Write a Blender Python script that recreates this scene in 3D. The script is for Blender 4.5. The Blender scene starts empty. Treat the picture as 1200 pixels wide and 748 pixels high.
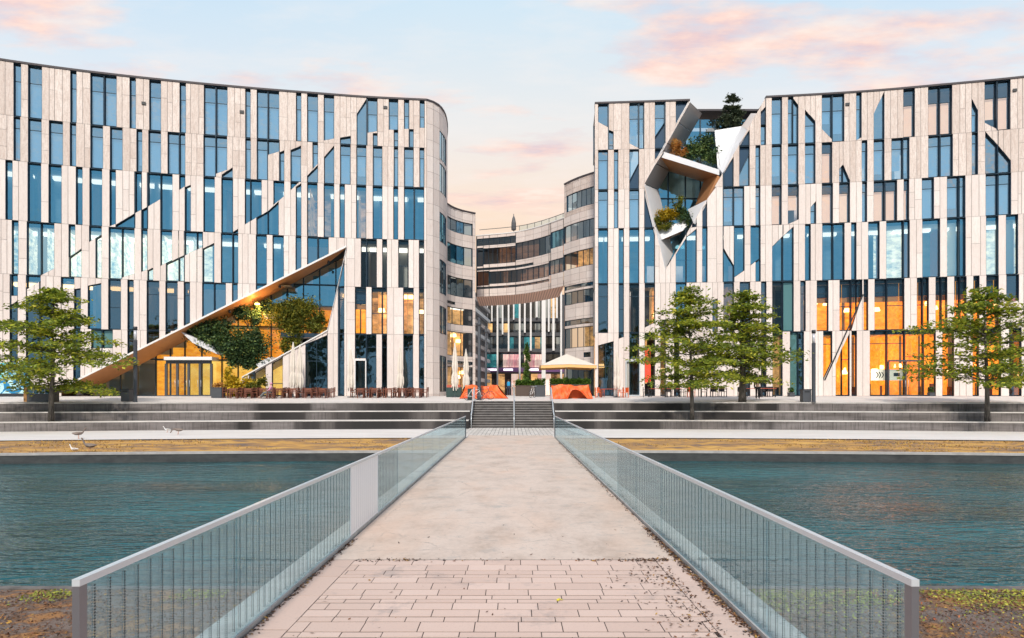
import bpy, bmesh, math, random
import numpy as np
from mathutils import Vector, Matrix
random.seed(7)
R = math.radians
sc = bpy.context.scene
COL = sc.collection
CAMZ = 2.45
HOR = 462.0
F = 800.0

def at(px, py, Y):
    return Vector(((px - 600) / F * Y, Y, CAMZ + (HOR - py) / F * Y))

# ------------------------------------------------------------ materials
def mat(name, col=(.5, .5, .5), rough=.6, metal=0., emit=None, estr=0., spec=.5):
    m = bpy.data.materials.new(name); m.use_nodes = True
    b = m.node_tree.nodes['Principled BSDF']
    b.inputs['Base Color'].default_value = (*col, 1)
    b.inputs['Roughness'].default_value = rough
    b.inputs['Metallic'].default_value = metal
    b.inputs['Specular IOR Level'].default_value = spec
    if emit:
        b.inputs['Emission Color'].default_value = (*emit, 1)
        b.inputs['Emission Strength'].default_value = estr
    return m

class NT:
    def __init__(s, m):
        s.m = m; s.t = m.node_tree; s.b = s.t.nodes.get('Principled BSDF')
    def n(s, typ, **kw):
        nd = s.t.nodes.new(typ)
        for k, v in kw.items():
            if k.startswith('i_'):
                key = k[2:]
                key = int(key) if key.isdigit() else key.replace('_', ' ')
                nd.inputs[key].default_value = v
            else: setattr(nd, k, v)
        return nd
    def l(s, a, b): s.t.links.new(a, b)
    def coords(s, scale=(1, 1, 1), src='Object'):
        tc = s.n('ShaderNodeTexCoord'); mp = s.n('ShaderNodeMapping')
        mp.inputs['Scale'].default_value = scale
        s.l(tc.outputs[src], mp.inputs[0]); return mp.outputs[0]
    def noise(s, vec, scale=5, detail=4, rough=.6, out='Fac'):
        nd = s.n('ShaderNodeTexNoise'); nd.inputs['Scale'].default_value = scale
        nd.inputs['Detail'].default_value = detail; nd.inputs['Roughness'].default_value = rough
        s.l(vec, nd.inputs['Vector']); return nd.outputs[out]
    def ramp(s, fac, stops):
        nd = s.n('ShaderNodeValToRGB'); cr = nd.color_ramp
        while len(cr.elements) < len(stops): cr.elements.new(.5)
        for e, (p, c) in zip(cr.elements, stops):
            e.position = p; e.color = (*c, 1) if len(c) == 3 else c
        s.l(fac, nd.inputs[0]); return nd.outputs[0]
    def mix(s, fac, a, b, mode='MIX'):
        nd = s.n('ShaderNodeMix', data_type='RGBA', blend_type=mode)
        for sock, v in ((nd.inputs[0], fac), (nd.inputs[6], a), (nd.inputs[7], b)):
            if isinstance(v, (int, float)): sock.default_value = v
            elif isinstance(v, tuple): sock.default_value = (*v, 1)
            else: s.l(v, sock)
        return nd.outputs[2]
    def math(s, op, a, b=0.):
        nd = s.n('ShaderNodeMath', operation=op)
        for sock, v in ((nd.inputs[0], a), (nd.inputs[1], b)):
            if isinstance(v, (int, float)): sock.default_value = v
            else: s.l(v, sock)
        return nd.outputs[0]
    def attr(s, name='tone'):
        nd = s.n('ShaderNodeAttribute'); nd.attribute_name = name; return nd.outputs['Fac']
    def bump(s, h, strength=.3, dist=.02):
        nd = s.n('ShaderNodeBump'); nd.inputs['Strength'].default_value = strength
        nd.inputs['Distance'].default_value = dist
        s.l(h, nd.inputs['Height']); s.l(nd.outputs[0], s.b.inputs['Normal'])
    def col(s, c): s.l(c, s.b.inputs['Base Color'])

def toned(name, c0, c1, rough=.6, scale=(1, 1, 1), ns=4., fine=.25, bump=0., metal=0.):
    """colour runs c0..c1 by face tone and noise"""
    m = mat(name, c0, rough, metal); N = NT(m)
    v = N.coords(scale)
    n1 = N.noise(v, ns, 5, .65)
    f = N.math('ADD', N.math('MULTIPLY', N.attr(), 1 - fine), N.math('MULTIPLY', N.math('SUBTRACT', N.math('MULTIPLY', n1, 2.2), .6), fine))
    N.col(N.ramp(f, [(0, c0), (1, c1)]))
    if bump: N.bump(n1, bump)
    return m

M = {}
# travertine
def stone(name, c0, c1, streak, amt):
    m = mat(name, c0, .55); N = NT(m)
    v = N.coords((1, 1, 1))
    big = N.noise(N.coords((.35, .35, .12)), 1., 3)
    st = N.noise(N.coords((5.5, 5.5, .9)), 1.6, 6, .75)
    fine = N.noise(v, 9., 6, .8)
    base = N.mix(N.attr(), c0, c1)
    c = N.mix(N.math('MULTIPLY', N.ramp(st, [(.42, (0, 0, 0)), (.68, (1, 1, 1))]), amt), base, streak)
    c = N.mix(N.math('MULTIPLY', N.ramp(fine, [(.5, (0, 0, 0)), (.75, (1, 1, 1))]), amt * .9), c, tuple(x * .55 for x in streak))
    c = N.mix(N.math('MULTIPLY', N.ramp(big, [(.35, (0, 0, 0)), (.7, (1, 1, 1))]), .18), c, streak)
    N.col(c); N.bump(fine, .25, .01)
    return m
M['stone_top'] = stone('travertine_upper', (.66, .56, .50), (.80, .705, .645), (.44, .31, .25), .62)
M['stone'] = stone('travertine_pale', (.72, .635, .59), (.82, .745, .70), (.50, .37, .31), .3)
M['joint'] = mat('joint', (.36, .30, .27), .9)
M['reveal'] = mat('blue_reveal_metal', (.055, .10, .15), .35, .5)
M['frame'] = mat('window_frame_metal', (.02, .045, .07), .4, .4)
M['navy'] = mat('navy_panel', (.022, .06, .11), .25, .2)
M['coping'] = mat('roof_coping', (.05, .04, .045), .6)

def glass(name, refl, tint, base, fac0, see, wav=.06):
    """coated glazing: glossy coat over a tinted see-through body"""
    m = bpy.data.materials.new(name); m.use_nodes = True; t = m.node_tree; t.nodes.clear()
    N = NT(m)
    out = N.n('ShaderNodeOutputMaterial'); gl = N.n('ShaderNodeBsdfGlossy'); tr = N.n('ShaderNodeBsdfTransparent')
    df = N.n('ShaderNodeBsdfDiffuse'); m1 = N.n('ShaderNodeMixShader'); m2 = N.n('ShaderNodeMixShader'); fr = N.n('ShaderNodeLayerWeight')
    gl.inputs['Roughness'].default_value = .02; gl.inputs['Color'].default_value = (*refl, 1)
    tr.inputs['Color'].default_value = (*tint, 1); df.inputs['Color'].default_value = (*base, 1)
    nz = N.noise(N.coords((1, 1, 1)), .7, 2); bp = N.n('ShaderNodeBump'); bp.inputs['Strength'].default_value = wav; bp.inputs['Distance'].default_value = .3
    N.l(nz, bp.inputs['Height']); N.l(bp.outputs[0], gl.inputs['Normal'])
    m1.inputs[0].default_value = see; N.l(df.outputs[0], m1.inputs[1]); N.l(tr.outputs[0], m1.inputs[2])
    f = N.math('ADD', N.math('MULTIPLY', N.math('POWER', fr.outputs['Facing'], 4.), (1 - fac0) * .8), fac0)
    N.l(f, m2.inputs[0]); N.l(m1.outputs[0], m2.inputs[1]); N.l(gl.outputs[0], m2.inputs[2]); N.l(m2.outputs[0], out.inputs[0])
    return m
M['g_sky'] = glass('glass_upper', (.68, .90, 1.), (.60, .80, .92), (.05, .17, .28), .52, .85)
M['g_teal'] = glass('glass_office', (.25, .63, .84), (.80, .92, .94), (.02, .12, .18), .46, .92)
M['g_clear'] = glass('glass_clear', (.6, .8, .92), (.92, .92, .92), (.05, .1, .14), .26, .95)
M['g_shop'] = glass('glass_shop', (.5, .75, .85), (.85, .9, .9), (.01, .02, .03), .05, .95)
M['g_dark'] = glass('glass_dark', (.42, .62, .74), (.45, .46, .46), (.006, .012, .016), .30, .6)
M['g_green'] = glass('glass_green', (.5, .8, .8), (.4, .7, .66), (.12, .26, .26), .12, .3)
M['blind'] = toned('roller_blind', (.55, .76, .95), (.74, .88, 1.), .8, fine=.1)
M['blind_sunset'] = toned('sunset_reflection_blind', (.80, .50, .34), (.98, .76, .54), .8, fine=.4, ns=1.)
M['blind_sunset'].node_tree.nodes['Principled BSDF'].inputs['Emission Color'].default_value = (1, .62, .40, 1)
M['blind_sunset'].node_tree.nodes['Principled BSDF'].inputs['Emission Strength'].default_value = .5  # peach colour and glow painted for the sunset reflected in the glass
M['coping2'] = mat('white_trim', (.78, .76, .74), .4)
M['white_panel'] = toned('white_panel', (.62, .62, .64), (.74, .73, .74), .4, ns=1.5, fine=.4)
M['grey_panel'] = toned('grey_metal_panel', (.40, .39, .39), (.50, .47, .46), .38, ns=1.2, fine=.4, metal=.3)
M['copper'] = toned('copper_soffit', (.46, .20, .08), (.64, .30, .12), .4, ns=2, fine=.5, metal=.2)
M['white'] = mat('white_paint', (.75, .74, .72), .5)
M['black'] = mat('black_metal', (.02, .022, .026), .5)
M['dkgrey'] = mat('dark_grey_metal', (.06, .065, .075), .5)
M['steel'] = mat('brushed_steel', (.64, .69, .73), .32, .35)

# ------------------------------------------------------------ mesh builder
class MB:
    def __init__(s): s.v = []; s.f = []; s.mi = []; s.t = []; s.mats = []; s.sm = []
    def m(s, name):
        if name not in s.mats: s.mats.append(name)
        return s.mats.index(name)
    def face(s, pts, mn, tone=.5, smooth=False):
        k = len(s.v); s.v += [tuple(p) for p in pts]; s.f.append(tuple(range(k, k + len(pts))))
        s.mi.append(s.m(mn)); s.t.append(tone); s.sm.append(smooth)
    def hexa(s, a, b, mn, tone=.5):
        """a, b: two matching quads (front, back)"""
        n = len(a)
        s.face(a, mn, tone); s.face(b[::-1], mn, tone)
        for i in range(n):
            j = (i + 1) % n
            s.face([a[j], a[i], b[i], b[j]], mn, tone)
    def box(s, c, d, mn, tone=.5, rz=0., ry=0.):
        x, y, z = d[0] / 2, d[1] / 2, d[2] / 2
        rot = Matrix.Rotation(rz, 3, 'Z') @ Matrix.Rotation(ry, 3, 'Y')
        P = lambda a, b, e: Vector(c) + rot @ Vector((a * x, b * y, e * z))
        lo = [P(-1, -1, -1), P(1, -1, -1), P(1, 1, -1), P(-1, 1, -1)]
        hi = [P(-1, -1, 1), P(1, -1, 1), P(1, 1, 1), P(-1, 1, 1)]
        s.hexa(hi, lo, mn, tone)
    def bx(s, x0, x1, y0, y1, z0, z1, mn, tone=.5):
        s.box(((x0 + x1) / 2, (y0 + y1) / 2, (z0 + z1) / 2), (abs(x1 - x0), abs(y1 - y0), abs(z1 - z0)), mn, tone)
    def tube(s, pts, rad, mn, n=8, tone=.5, cap=True):
        pts = [Vector(p) for p in pts]; rings = []
        if not isinstance(rad, (list, tuple)): rad = [rad] * len(pts)
        for i, p in enumerate(pts):
            d = (pts[min(i + 1, len(pts) - 1)] - pts[max(i - 1, 0)]).normalized()
            a = d.orthogonal().normalized() if abs(d.z) > .99 else d.cross(Vector((0, 0, 1))).normalized()
            b = d.cross(a)
            k = len(s.v); rings.append(k)
            for j in range(n):
                w = 2 * math.pi * j / n
                s.v.append(tuple(p + (a * math.cos(w) + b * math.sin(w)) * rad[i]))
        mi = s.m(mn)
        for r0, r1 in zip(rings, rings[1:]):
            for j in range(n):
                q = (j + 1) % n
                s.f.append((r0 + j, r0 + q, r1 + q, r1 + j)); s.mi.append(mi); s.t.append(tone); s.sm.append(True)
        if cap:
            s.f.append(tuple(range(rings[0], rings[0] + n))[::-1]); s.mi.append(mi); s.t.append(tone); s.sm.append(False)
            s.f.append(tuple(range(rings[-1], rings[-1] + n))); s.mi.append(mi); s.t.append(tone); s.sm.append(False)
    def lathe(s, c, prof, mn, n=12, tone=.5, star=0.):
        """prof: (radius, z) from the bottom up"""
        c = Vector(c); rings = []
        for r, z in prof:
            k = len(s.v); rings.append(k)
            for j in range(n):
                w = 2 * math.pi * j / n; rr = r * (1 - star * (j % 2))
                s.v.append((c.x + rr * math.cos(w), c.y + rr * math.sin(w), c.z + z))
        mi = s.m(mn)
        for r0, r1 in zip(rings, rings[1:]):
            for j in range(n):
                q = (j + 1) % n
                s.f.append((r0 + j, r0 + q, r1 + q, r1 + j)); s.mi.append(mi); s.t.append(tone); s.sm.append(star == 0)
        for rg, rev in ((rings[0], True), (rings[-1], False)):
            fc = tuple(range(rg, rg + n)); s.f.append(fc[::-1] if rev else fc); s.mi.append(mi); s.t.append(tone); s.sm.append(False)
    def slab(s, poly, off, mn, tone=.5):
        """flat polygon given thickness by vector off"""
        off = Vector(off); s.hexa([Vector(p) for p in poly], [Vector(p) + off for p in poly], mn, tone)
    def grid(s, P, nu, nv, mn, tone=.5):
        k = len(s.v); mi = s.m(mn)
        for j in range(nv + 1):
            for i in range(nu + 1): s.v.append(tuple(P(i / nu, j / nv)))
        for j in range(nv):
            for i in range(nu):
                a = k + j * (nu + 1) + i; s.f.append((a, a + 1, a + nu + 2, a + nu + 1)); s.mi.append(mi); s.t.append(tone); s.sm.append(True)
    def build(s, name, parent=None):
        me = bpy.data.meshes.new(name); me.from_pydata(s.v, [], s.f)
        for n in s.mats: me.materials.append(M[n])
        me.polygons.foreach_set('material_index', s.mi)
        me.polygons.foreach_set('use_smooth', s.sm)
        a = me.attributes.new('tone', 'FLOAT', 'FACE'); a.data.foreach_set('value', s.t)
        o = bpy.data.objects.new(name, me); COL.objects.link(o)
        if parent:
            o.parent = parent
            if parent.type == 'EMPTY': o.matrix_parent_inverse = Matrix.Translation(-parent.location)
        return o

def tag(o, label=None, cat=None, group=None, kind=None):
    if label: o['label'] = label
    if cat: o['category'] = cat
    if group: o['group'] = group
    if kind: o['kind'] = kind
    return o
def empty(name, loc=(0, 0, 0), rz=0., **kw):
    o = bpy.data.objects.new(name, None); COL.objects.link(o)
    o.location = loc; o.rotation_euler = (0, 0, rz); o.empty_display_size = .2
    return tag(o, **kw)
def copy_tree(o, parent=None):
    c = o.copy(); COL.objects.link(c); c.parent = parent
    for ch in list(o.children): copy_tree(ch, c)
    return c

def catmull(tab):
    xs = [a for a, b in tab]; ys = [b for a, b in tab]
    sl = []
    for i in range(len(xs)):
        a, b = max(i - 1, 0), min(i + 1, len(xs) - 1)
        sl.append((ys[b] - ys[a]) / (xs[b] - xs[a]))
    def f(x):
        if x <= xs[0]: return ys[0] + sl[0] * (x - xs[0])
        if x >= xs[-1]: return ys[-1] + sl[-1] * (x - xs[-1])
        i = max(j for j in range(len(xs) - 1) if xs[j] <= x)
        h = xs[i + 1] - xs[i]; t = (x - xs[i]) / h
        return ((2 * t**3 - 3 * t * t + 1) * ys[i] + (t**3 - 2 * t * t + t) * h * sl[i]
                + (-2 * t**3 + 3 * t * t) * ys[i + 1] + (t**3 - t * t) * h * sl[i + 1])
    return f

# ------------------------------------------------------------ plaza shape
def arc(x): x = min(abs(x), 60.); return x * x
def edgeY(x): return 51 - .0033 * arc(x)
def facY(x): return 62 - .0042 * arc(x)
def plaza_z(x, y):
    t = (y - edgeY(x)) / (facY(x) - edgeY(x)); return 1.85 + .42 * max(0, min(1, t))
def on_plaza(px, py):
    """point of the plaza seen at this pixel"""
    best = None
    for i in range(400):
        Y = 44 + i * .06; p = at(px, py, Y); z = plaza_z(p.x, p.y)
        if Y >= edgeY(p.x) and (best is None or abs(p.z - z) < best[0]): best = (abs(p.z - z), p, z)
    return Vector((best[1].x, best[1].y, best[2]))
def plz(px, Y):
    x = (px - 600) / F * Y; return Vector((x, Y, plaza_z(x, Y)))
# ------------------------------------------------------------ facades
REV = .30
class Facade:
    """u runs along the wall; P(u) -> (x, y); d is the distance out of the wall"""
    def __init__(s, P, parent, du=1., rev=REV):
        s.P = P; s.parent = parent; s.wall = MB(); s.wins = []; s.du = du; s.rev = rev
    def nrm(s, u):
        a = s.P(u - s.du * .5); b = s.P(u + s.du * .5)
        t = Vector((b[0] - a[0], b[1] - a[1], 0)); s.len = t.length / s.du
        t.normalize(); return Vector((t.y, -t.x, 0))
    def pt(s, u, z, d=0.):
        p = s.P(u); n = s.nrm(u); return Vector((p[0] + n.x * d, p[1] + n.y * d, z + CAMZ))
    def scale(s, u): s.nrm(u); return s.len      # metres per unit of u
    def row(s, zt, zb, items, holes=(), u0=0, u1=100, mn='stone', step=5., course=None, jog=.02, rnd=random):
        """items: (ua,ub,zta,ztb,zba,zbb,kind,n) ; holes: (ua,ub,ztop(u),zbot(u))"""
        br = {u0, u1}
        for it in items: br |= {it[0], it[1]}
        for h in holes: br |= {h[0], h[1]}
        br = sorted(b for b in br if u0 <= b <= u1)
        full = [br[0]]
        for b in br[1:]:
            w = b - full[-1]; k = max(1, round(w / step)); a = full[-1]
            cuts = sorted(a + w * (j + (rnd.uniform(-.22, .22) if k > 1 else 0)) / k for j in range(1, k))
            full += cuts + [b]
        for a, b in zip(full, full[1:]):
            if b - a < 1e-4: continue
            mid = (a + b) / 2; cut = []
            for it in items:
                if it[0] <= mid <= it[1]:
                    w = it[1] - it[0]; L = lambda p, q, u: p + (q - p) * (u - it[0]) / w
                    cut.append((L(it[2], it[3], a), L(it[2], it[3], b), L(it[4], it[5], a), L(it[4], it[5], b)))
            for h in holes:
                if h[0] <= mid <= h[1]: cut.append((h[2](a), h[2](b), h[3](a), h[3](b)))
            cut.sort(key=lambda c: -(c[0] + c[1]))
            cur = (zt, zt); pieces = []
            for c in cut:
                pieces.append((cur[0], cur[1], c[0], c[1])); cur = (min(cur[0], c[2]), min(cur[1], c[3]))
            pieces.append((cur[0], cur[1], zb, zb))
            for ta, tb, ba, bb in pieces:
                ta, tb, ba, bb = min(ta, zt), min(tb, zt), max(ba, zb), max(bb, zb)
                ha, hb = ta - ba, tb - bb
                if ha < .01 and hb < .01: continue
                ba, bb = min(ba, ta), min(bb, tb)
                wid = (b - a) * s.scale(mid)
                if max(ha, hb) < .12 or wid < .12:
                    s.wall.face([s.pt(a, ta, -.06), s.pt(a, ba, -.06), s.pt(b, bb, -.06), s.pt(b, tb, -.06)], 'frame')
                    continue
                g = .018 / s.scale(mid); gz = .012
                segs = [0., 1.]
                if course:
                    # horizontal courses at fixed heights
                    zz = [course * k for k in range(int(min(ba, bb) / course) - 1, int(max(ta, tb) / course) + 2)]
                    segs = None
                    lev = [z for z in zz if min(ta, tb) > z + .1 and max(ba, bb) < z - .1]
                    tops = [(ta, tb)] + [(z, z) for z in reversed(lev)]; bots = [(z, z) for z in reversed(lev)] + [(ba, bb)]
                else:
                    k = rnd.choice([1, 1, 1, 1, 1, 2, 2, 3]) if min(ha, hb) > 2.4 else 1
                    fr = [rnd.uniform(.3, .7)] if k == 2 else [.33, .7] if k == 3 else []
                    lev = [zt - (zt - zb) * q for q in fr]
                    lev = [z for z in lev if min(ta, tb) > z + .15 and max(ba, bb) < z - .15]
                    tops = [(ta, tb)] + [(z, z) for z in lev]; bots = [(z, z) for z in lev] + [(ba, bb)]
                for (t0, t1), (b0, b1) in zip(tops, bots):
                    q0 = min(gz, (t0 - b0) / 3); q1 = min(gz, (t1 - b1) / 3)
                    s.wall.face([s.pt(a + g, t0 - q0), s.pt(a + g, b0 + q0), s.pt(b - g, b1 + q1), s.pt(b - g, t1 - q1)], mn, rnd.random())
                s.wall.face([s.pt(a, ta, -.025), s.pt(a, ba, -.025), s.pt(b, bb, -.025), s.pt(b, tb, -.025)], 'joint')
        for it in items: s.window(*it)
    def window(s, ua, ub, zta, ztb, zba, zbb, kind='s', n=1):
        W = s.wall; k = max(1, n)
        us = [ua + (ub - ua) * i / k for i in range(k + 1)]
        T = [zta + (ztb - zta) * i / k for i in range(k + 1)]; B = [zba + (zbb - zba) * i / k for i in range(k + 1)]
        r = -s.rev - .06
        for i in range(k):
            W.face([s.pt(us[i], T[i]), s.pt(us[i + 1], T[i + 1]), s.pt(us[i + 1], T[i + 1], r), s.pt(us[i], T[i], r)], 'reveal')
            W.face([s.pt(us[i + 1], B[i + 1]), s.pt(us[i], B[i]), s.pt(us[i], B[i], r), s.pt(us[i + 1], B[i + 1], r)], 'reveal')
        W.face([s.pt(ua, T[0]), s.pt(ua, B[0]), s.pt(ua, B[0], r), s.pt(ua, T[0], r)], 'reveal')
        W.face([s.pt(ub, B[-1]), s.pt(ub, T[-1]), s.pt(ub, T[-1], r), s.pt(ub, B[-1], r)], 'reveal')
        area = (ub - ua) * s.scale(ua) * max(.05, ((zta - zba) + (ztb - zbb)) / 2)
        s.wins.append((area, ua, ub, us, T, B, kind))
    def win_mesh(s, w, F_, G_, Bl):
        area, ua, ub, us, T, B, kind = w
        sc_ = s.scale(ua); k = len(us) - 1; bw = .05; d0, d1 = -s.rev - .05, -s.rev + .03
        def bar(u0, t0, b0, u1, t1, b1):
            F_.hexa([s.pt(u0, t0, d1), s.pt(u0, b0, d1), s.pt(u1, b1, d1), s.pt(u1, t1, d1)],
                    [s.pt(u0, t0, d0), s.pt(u0, b0, d0), s.pt(u1, b1, d0), s.pt(u1, t1, d0)], 'frame')
        L = lambda A, u: np.interp(u, us, A) if ub > ua else A[0]
        for i in range(k):
            bar(us[i], T[i], max(T[i] - bw, B[i]), us[i + 1], T[i + 1], max(T[i + 1] - bw, B[i + 1]))
            bar(us[i], min(B[i] + bw, T[i]), B[i], us[i + 1], min(B[i + 1] + bw, T[i + 1]), B[i + 1])
        hw = bw / sc_
        for i, u in enumerate(us):
            a, b = (u, u + hw) if i == 0 else (u - hw, u) if i == k else (u - hw / 2, u + hw / 2)
            if L(T, a) - L(B, a) > .12 or L(T, b) - L(B, b) > .12:
                bar(a, L(T, a) - bw * .9, L(B, a) + bw * .9, b, L(T, b) - bw * .9, L(B, b) + bw * .9)
        gm = {'b': 'g_sky', 's': 'g_sky', 't': 'g_teal', 'l': 'g_teal', 'd': 'g_dark', 'o': 'g_shop', 'g': 'g_green', 'n': 'navy', 'w': 'g_clear'}[kind]
        for i in range(k):
            G_.face([s.pt(us[i], T[i], -s.rev), s.pt(us[i], B[i], -s.rev), s.pt(us[i + 1], B[i + 1], -s.rev), s.pt(us[i + 1], T[i + 1], -s.rev)], gm)
        tr = max(T) - (1.35 if max(T) > 24 else .85)
        if kind in 'bw' and min(T) > tr and tr - max(B) > .4:       # transom and a blind behind it; warm ones paint a reflected sunset
            bar(us[0], tr + .03, tr - .03, us[-1], tr + .03, tr - .03)
            zz = max(max(B), tr - (99 if random.random() < .8 else (tr - max(B)) * random.uniform(.5, .9)))
            a, b = ua + .12 / sc_, ub - .12 / sc_
            Bl.face([s.pt(a, tr, -s.rev - .15), s.pt(a, L(B, a) if zz <= max(B) else zz, -s.rev - .15), s.pt(b, L(B, b) if zz <= max(B) else zz, -s.rev - .15), s.pt(b, tr, -s.rev - .15)], 'blind_sunset' if kind == 'w' else 'blind', random.random())
        if kind in 'od' and max(T) - min(B) > 3.2:
            z = max(T) - random.choice([1.1, 2.3]); 
            if z < min(T) - .1 and z > max(B) + .1: bar(us[0], z + .03, z - .03, us[-1], z + .03, z - .03)

def finish(facs, parent, limit=100):
    """the largest windows as parts, the rest as one mesh"""
    allw = sorted(((w[0], i, f, w) for f_i, f in enumerate(facs) for i, w in enumerate(f.wins)), key=lambda q: -q[0])
    rest = MB()
    for k, (a, i, f, w) in enumerate(allw):
        if k < limit:
            A, B_, C_ = MB(), MB(), MB(); f.win_mesh(w, A, B_, C_)
            o = A.build('window', parent)
            B_.build('pane', o)
            if C_.f: C_.build('blind', o)
        else: f.win_mesh(w, rest, rest, rest)
    if rest.f: tag(rest.build('window', parent), kind='stuff')
    for f in facs: f.wall.build('wall', parent)
# ------------------------------------------------------------ left office building
YL = catmull([(-170, 50.6), (-80, 52.7), (0, 54.6), (100, 56.6), (200, 58.3), (300, 59.8), (360, 60.6), (430, 61.5), (500, 62.1)])
PL = lambda u: ((u - 600) / F * YL(u), YL(u))
def zy(Yf):
    return lambda u, y: (HOR - y) / F * Yf(u)
zl = zy(YL)
ROOF = 26.7
RL = [ROOF, 22.4, 18.8, 14.0, 9.65, 5.4, -.17]
beam = lambda x: 391 - .4976 * (x - 200)

def items(spec, zt, zb, z, kd):
    """spec entries: (x0, x1[, top][, bot][, kind]) with None = to the row edge, a pair = slanted"""
    out = []
    for e in spec:
        x0, x1 = e[0], e[1]; top = e[2] if len(e) > 2 else None; bot = e[3] if len(e) > 3 else None
        kind = e[4] if len(e) > 4 else kd; n = e[5] if len(e) > 5 else 1
        def v(q, dflt):
            if q is None: return dflt, dflt
            if isinstance(q, tuple): return z(x0, q[0]), z(x1, q[1])
            return z(x0, q), z(x1, q)
        t = v(top, zt - .05); b = v(bot, zb + .05)
        t = tuple(min(q, zt - .04) for q in t); b = tuple(max(q, zb + .04) for q in b)
        b = (min(b[0], t[0]), min(b[1], t[1]))
        out.append((x0, x1, t[0], t[1], b[0], b[1], kind, n))
    return out

bx_ = lambda a, b: (beam(a) - 1, beam(b) - 1)
L1 = [(16, 24.5), (33, 49), (82.5, 89.5), (106, 121), (122, 136.5), (152, 159), (175, 188.5), (210.5, 217.7), (239, 252.3), (253.3, 266.5),
      (287.5, 293.5), (301, 313.5), (314.3, 327), (347, 353), (360, 372.5), (379.5, 391.5, None, (164.6, 162.4)), (398.5, 411, (161.5, 159.5)),
      (418, 429.4, (133.5, 116.5)), (430.6, 442, None, (155.6, 153.8)), (437, 442.4, 156.3), (455.6, 466.5, None, 152), (461.5, 466.5, 152.8),
      (473.5, 479, None, 151), (479.6, 484.7, 151.6), (491.8, 497.6, None, 149.7),
      (-30, -20), (-75, -58), (-110, -98), (-140, -124)]
L2 = [(16, 23.5), (33, 48.5), (57.5, 73.5), (82, 89), (106, 120.5), (129, 143.5), (160, 166.5), (174, 188.5), (196.5, 209.4), (210.2, 217), (238.5, 252.2),
      (253, 266, None, (203.6, 199)), (260, 272.6, (204.6, 196.5)), (287.5, 293.7), (301, 313.3), (314, 327, None, (181.5, 177.5)), (327.7, 333, (178.5, 176.5)),
      (340.5, 352.7, (176, 171)), (366.3, 372.5, None, (198, 192)), (360, 372.4, (206, 193.8)), (379.8, 391.5, (184, 171)), (398.6, 410.8),
      (417.7, 429.2), (437, 448), (461.5, 466.5), (473.5, 484.7), (491.6, 497.2), (-25, -10), (-60, -50), (-90, -74), (-130, -120)]
L3 = [(6.5, 14.5), (32.5, 48), (57, 72), (89, 96.5), (105, 119.5), (128.5, 135.5, None, (265, 262.5)), (135.6, 157.4, (263.5, 250.5)),
      (158.5, 165.5, None, (249.5, 246)), (166.2, 172.3, (246, 243)), (173.5, 187.8, None, (242, 233.5)), (188.4, 202), (210, 216.5, None, (222.5, 218.5)),
      (217, 223.5, (219.5, 217)), (238.5, 251.5), (259.5, 272.5), (273, 279, (272, 268.5)), (287, 293, None, (263, 259.5)), (293.6, 306.5, None, (259, 251.5)),
      (300.5, 313.5, (255.5, 248)), (314, 326.5, (247.5, 236.5)), (320.5, 333, None, (240, 230)), (340.5, 350, None, (223, 214)), (346.8, 353, (219, 215)),
      (360, 372), (379.5, 391.5), (398, 404), (417.5, 429), (436.8, 448), (461, 466.5), (473.5, 485), (485.7, 497), (-40, -26), (-70, -60), (-120, -100)]
L4 = [(14, 21.5), (31.5, 47.5), (48, 63.5, None, (324, 315)), (80.5, 88, None, (301, 297)), (81, 95.5, (301.8, 291.5)), (104.5, 119, None, (283.5, 275)),
      (112, 119, (280, 275.6)), (127.5, 142.5), (143, 157.5, None, (325.3, 321)), (165.5, 172.5, None, (318.5, 316)), (172.8, 179.4, (317, 314)),
      (188, 201.5, None, (311.5, 305)), (194.5, 209, (309.5, 302.5)), (209.6, 215.5, (302, 299.5)), (216.5, 230.5, None, (299.5, 292.5)), (231, 237, None, (292.5, 289.5)),
      (237.7, 251, (291.5, 285)), (259, 272), (273, 279), (300, 312.5, None, None), (319.5, 332.5, None, bx_(319.5, 332.5)), (346.5, 353, None, bx_(346.5, 353)),
      (360, 372, None, bx_(360, 372)), (373, 385, None, bx_(373, 385)), (394.3, 403.6, (336, 305)),
      (423, 429.2, None, None, 'o'), (430, 441.5, None, None, 'o'), (448, 453.5, None, None, 'o'), (466.8, 478.8, None, None, 'o'), (491, 497, None, None, 'o'),
      (-30, -14), (-60, -46), (-110, -100)]
L5 = [(13.3, 20.7, None, 346.7), (11.5, 20.5, (358, 353), None, 'd'), (31.5, 47.5, None, (339, 329.5)), (30.5, 46, (350, 345), None, 'd'), (47, 62.5, (344.5, 340), None, 'd'), (71.5, 87, None, (340, 337.5)),
      (87, 94.5, (339, 338), None, 'd'), (103, 118.5, (335, 332), None, 't'), (127, 141.5, None, None, 'd'), (149.5, 156.5, None, None, 'd'), (172, 186.5, None, None, 'd'),
      (194, 208, None, bx_(194, 208), 'd'), (215.5, 222.5, None, bx_(215.5, 222.5), 'd'), (237, 250.5, None, bx_(237, 250.5)), (251.2, 264.5, None, bx_(251, 264.5)), (272, 278.5, None, bx_(272, 278.5)),
      (300, 312.5, None, bx_(300, 312.5)), (397.6, 403.4, None, None, 'd'), (416, 429, None, None, 'o'), (435.5, 447.5, None, None, 'o'), (448, 453.5, None, None, 'o'),
      (472.6, 484.7, None, None, 'o'), (491, 497, None, None, 'o'), (-30, -14, None, None, 'd'), (-70, -50, None, None, 'd')]
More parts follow.
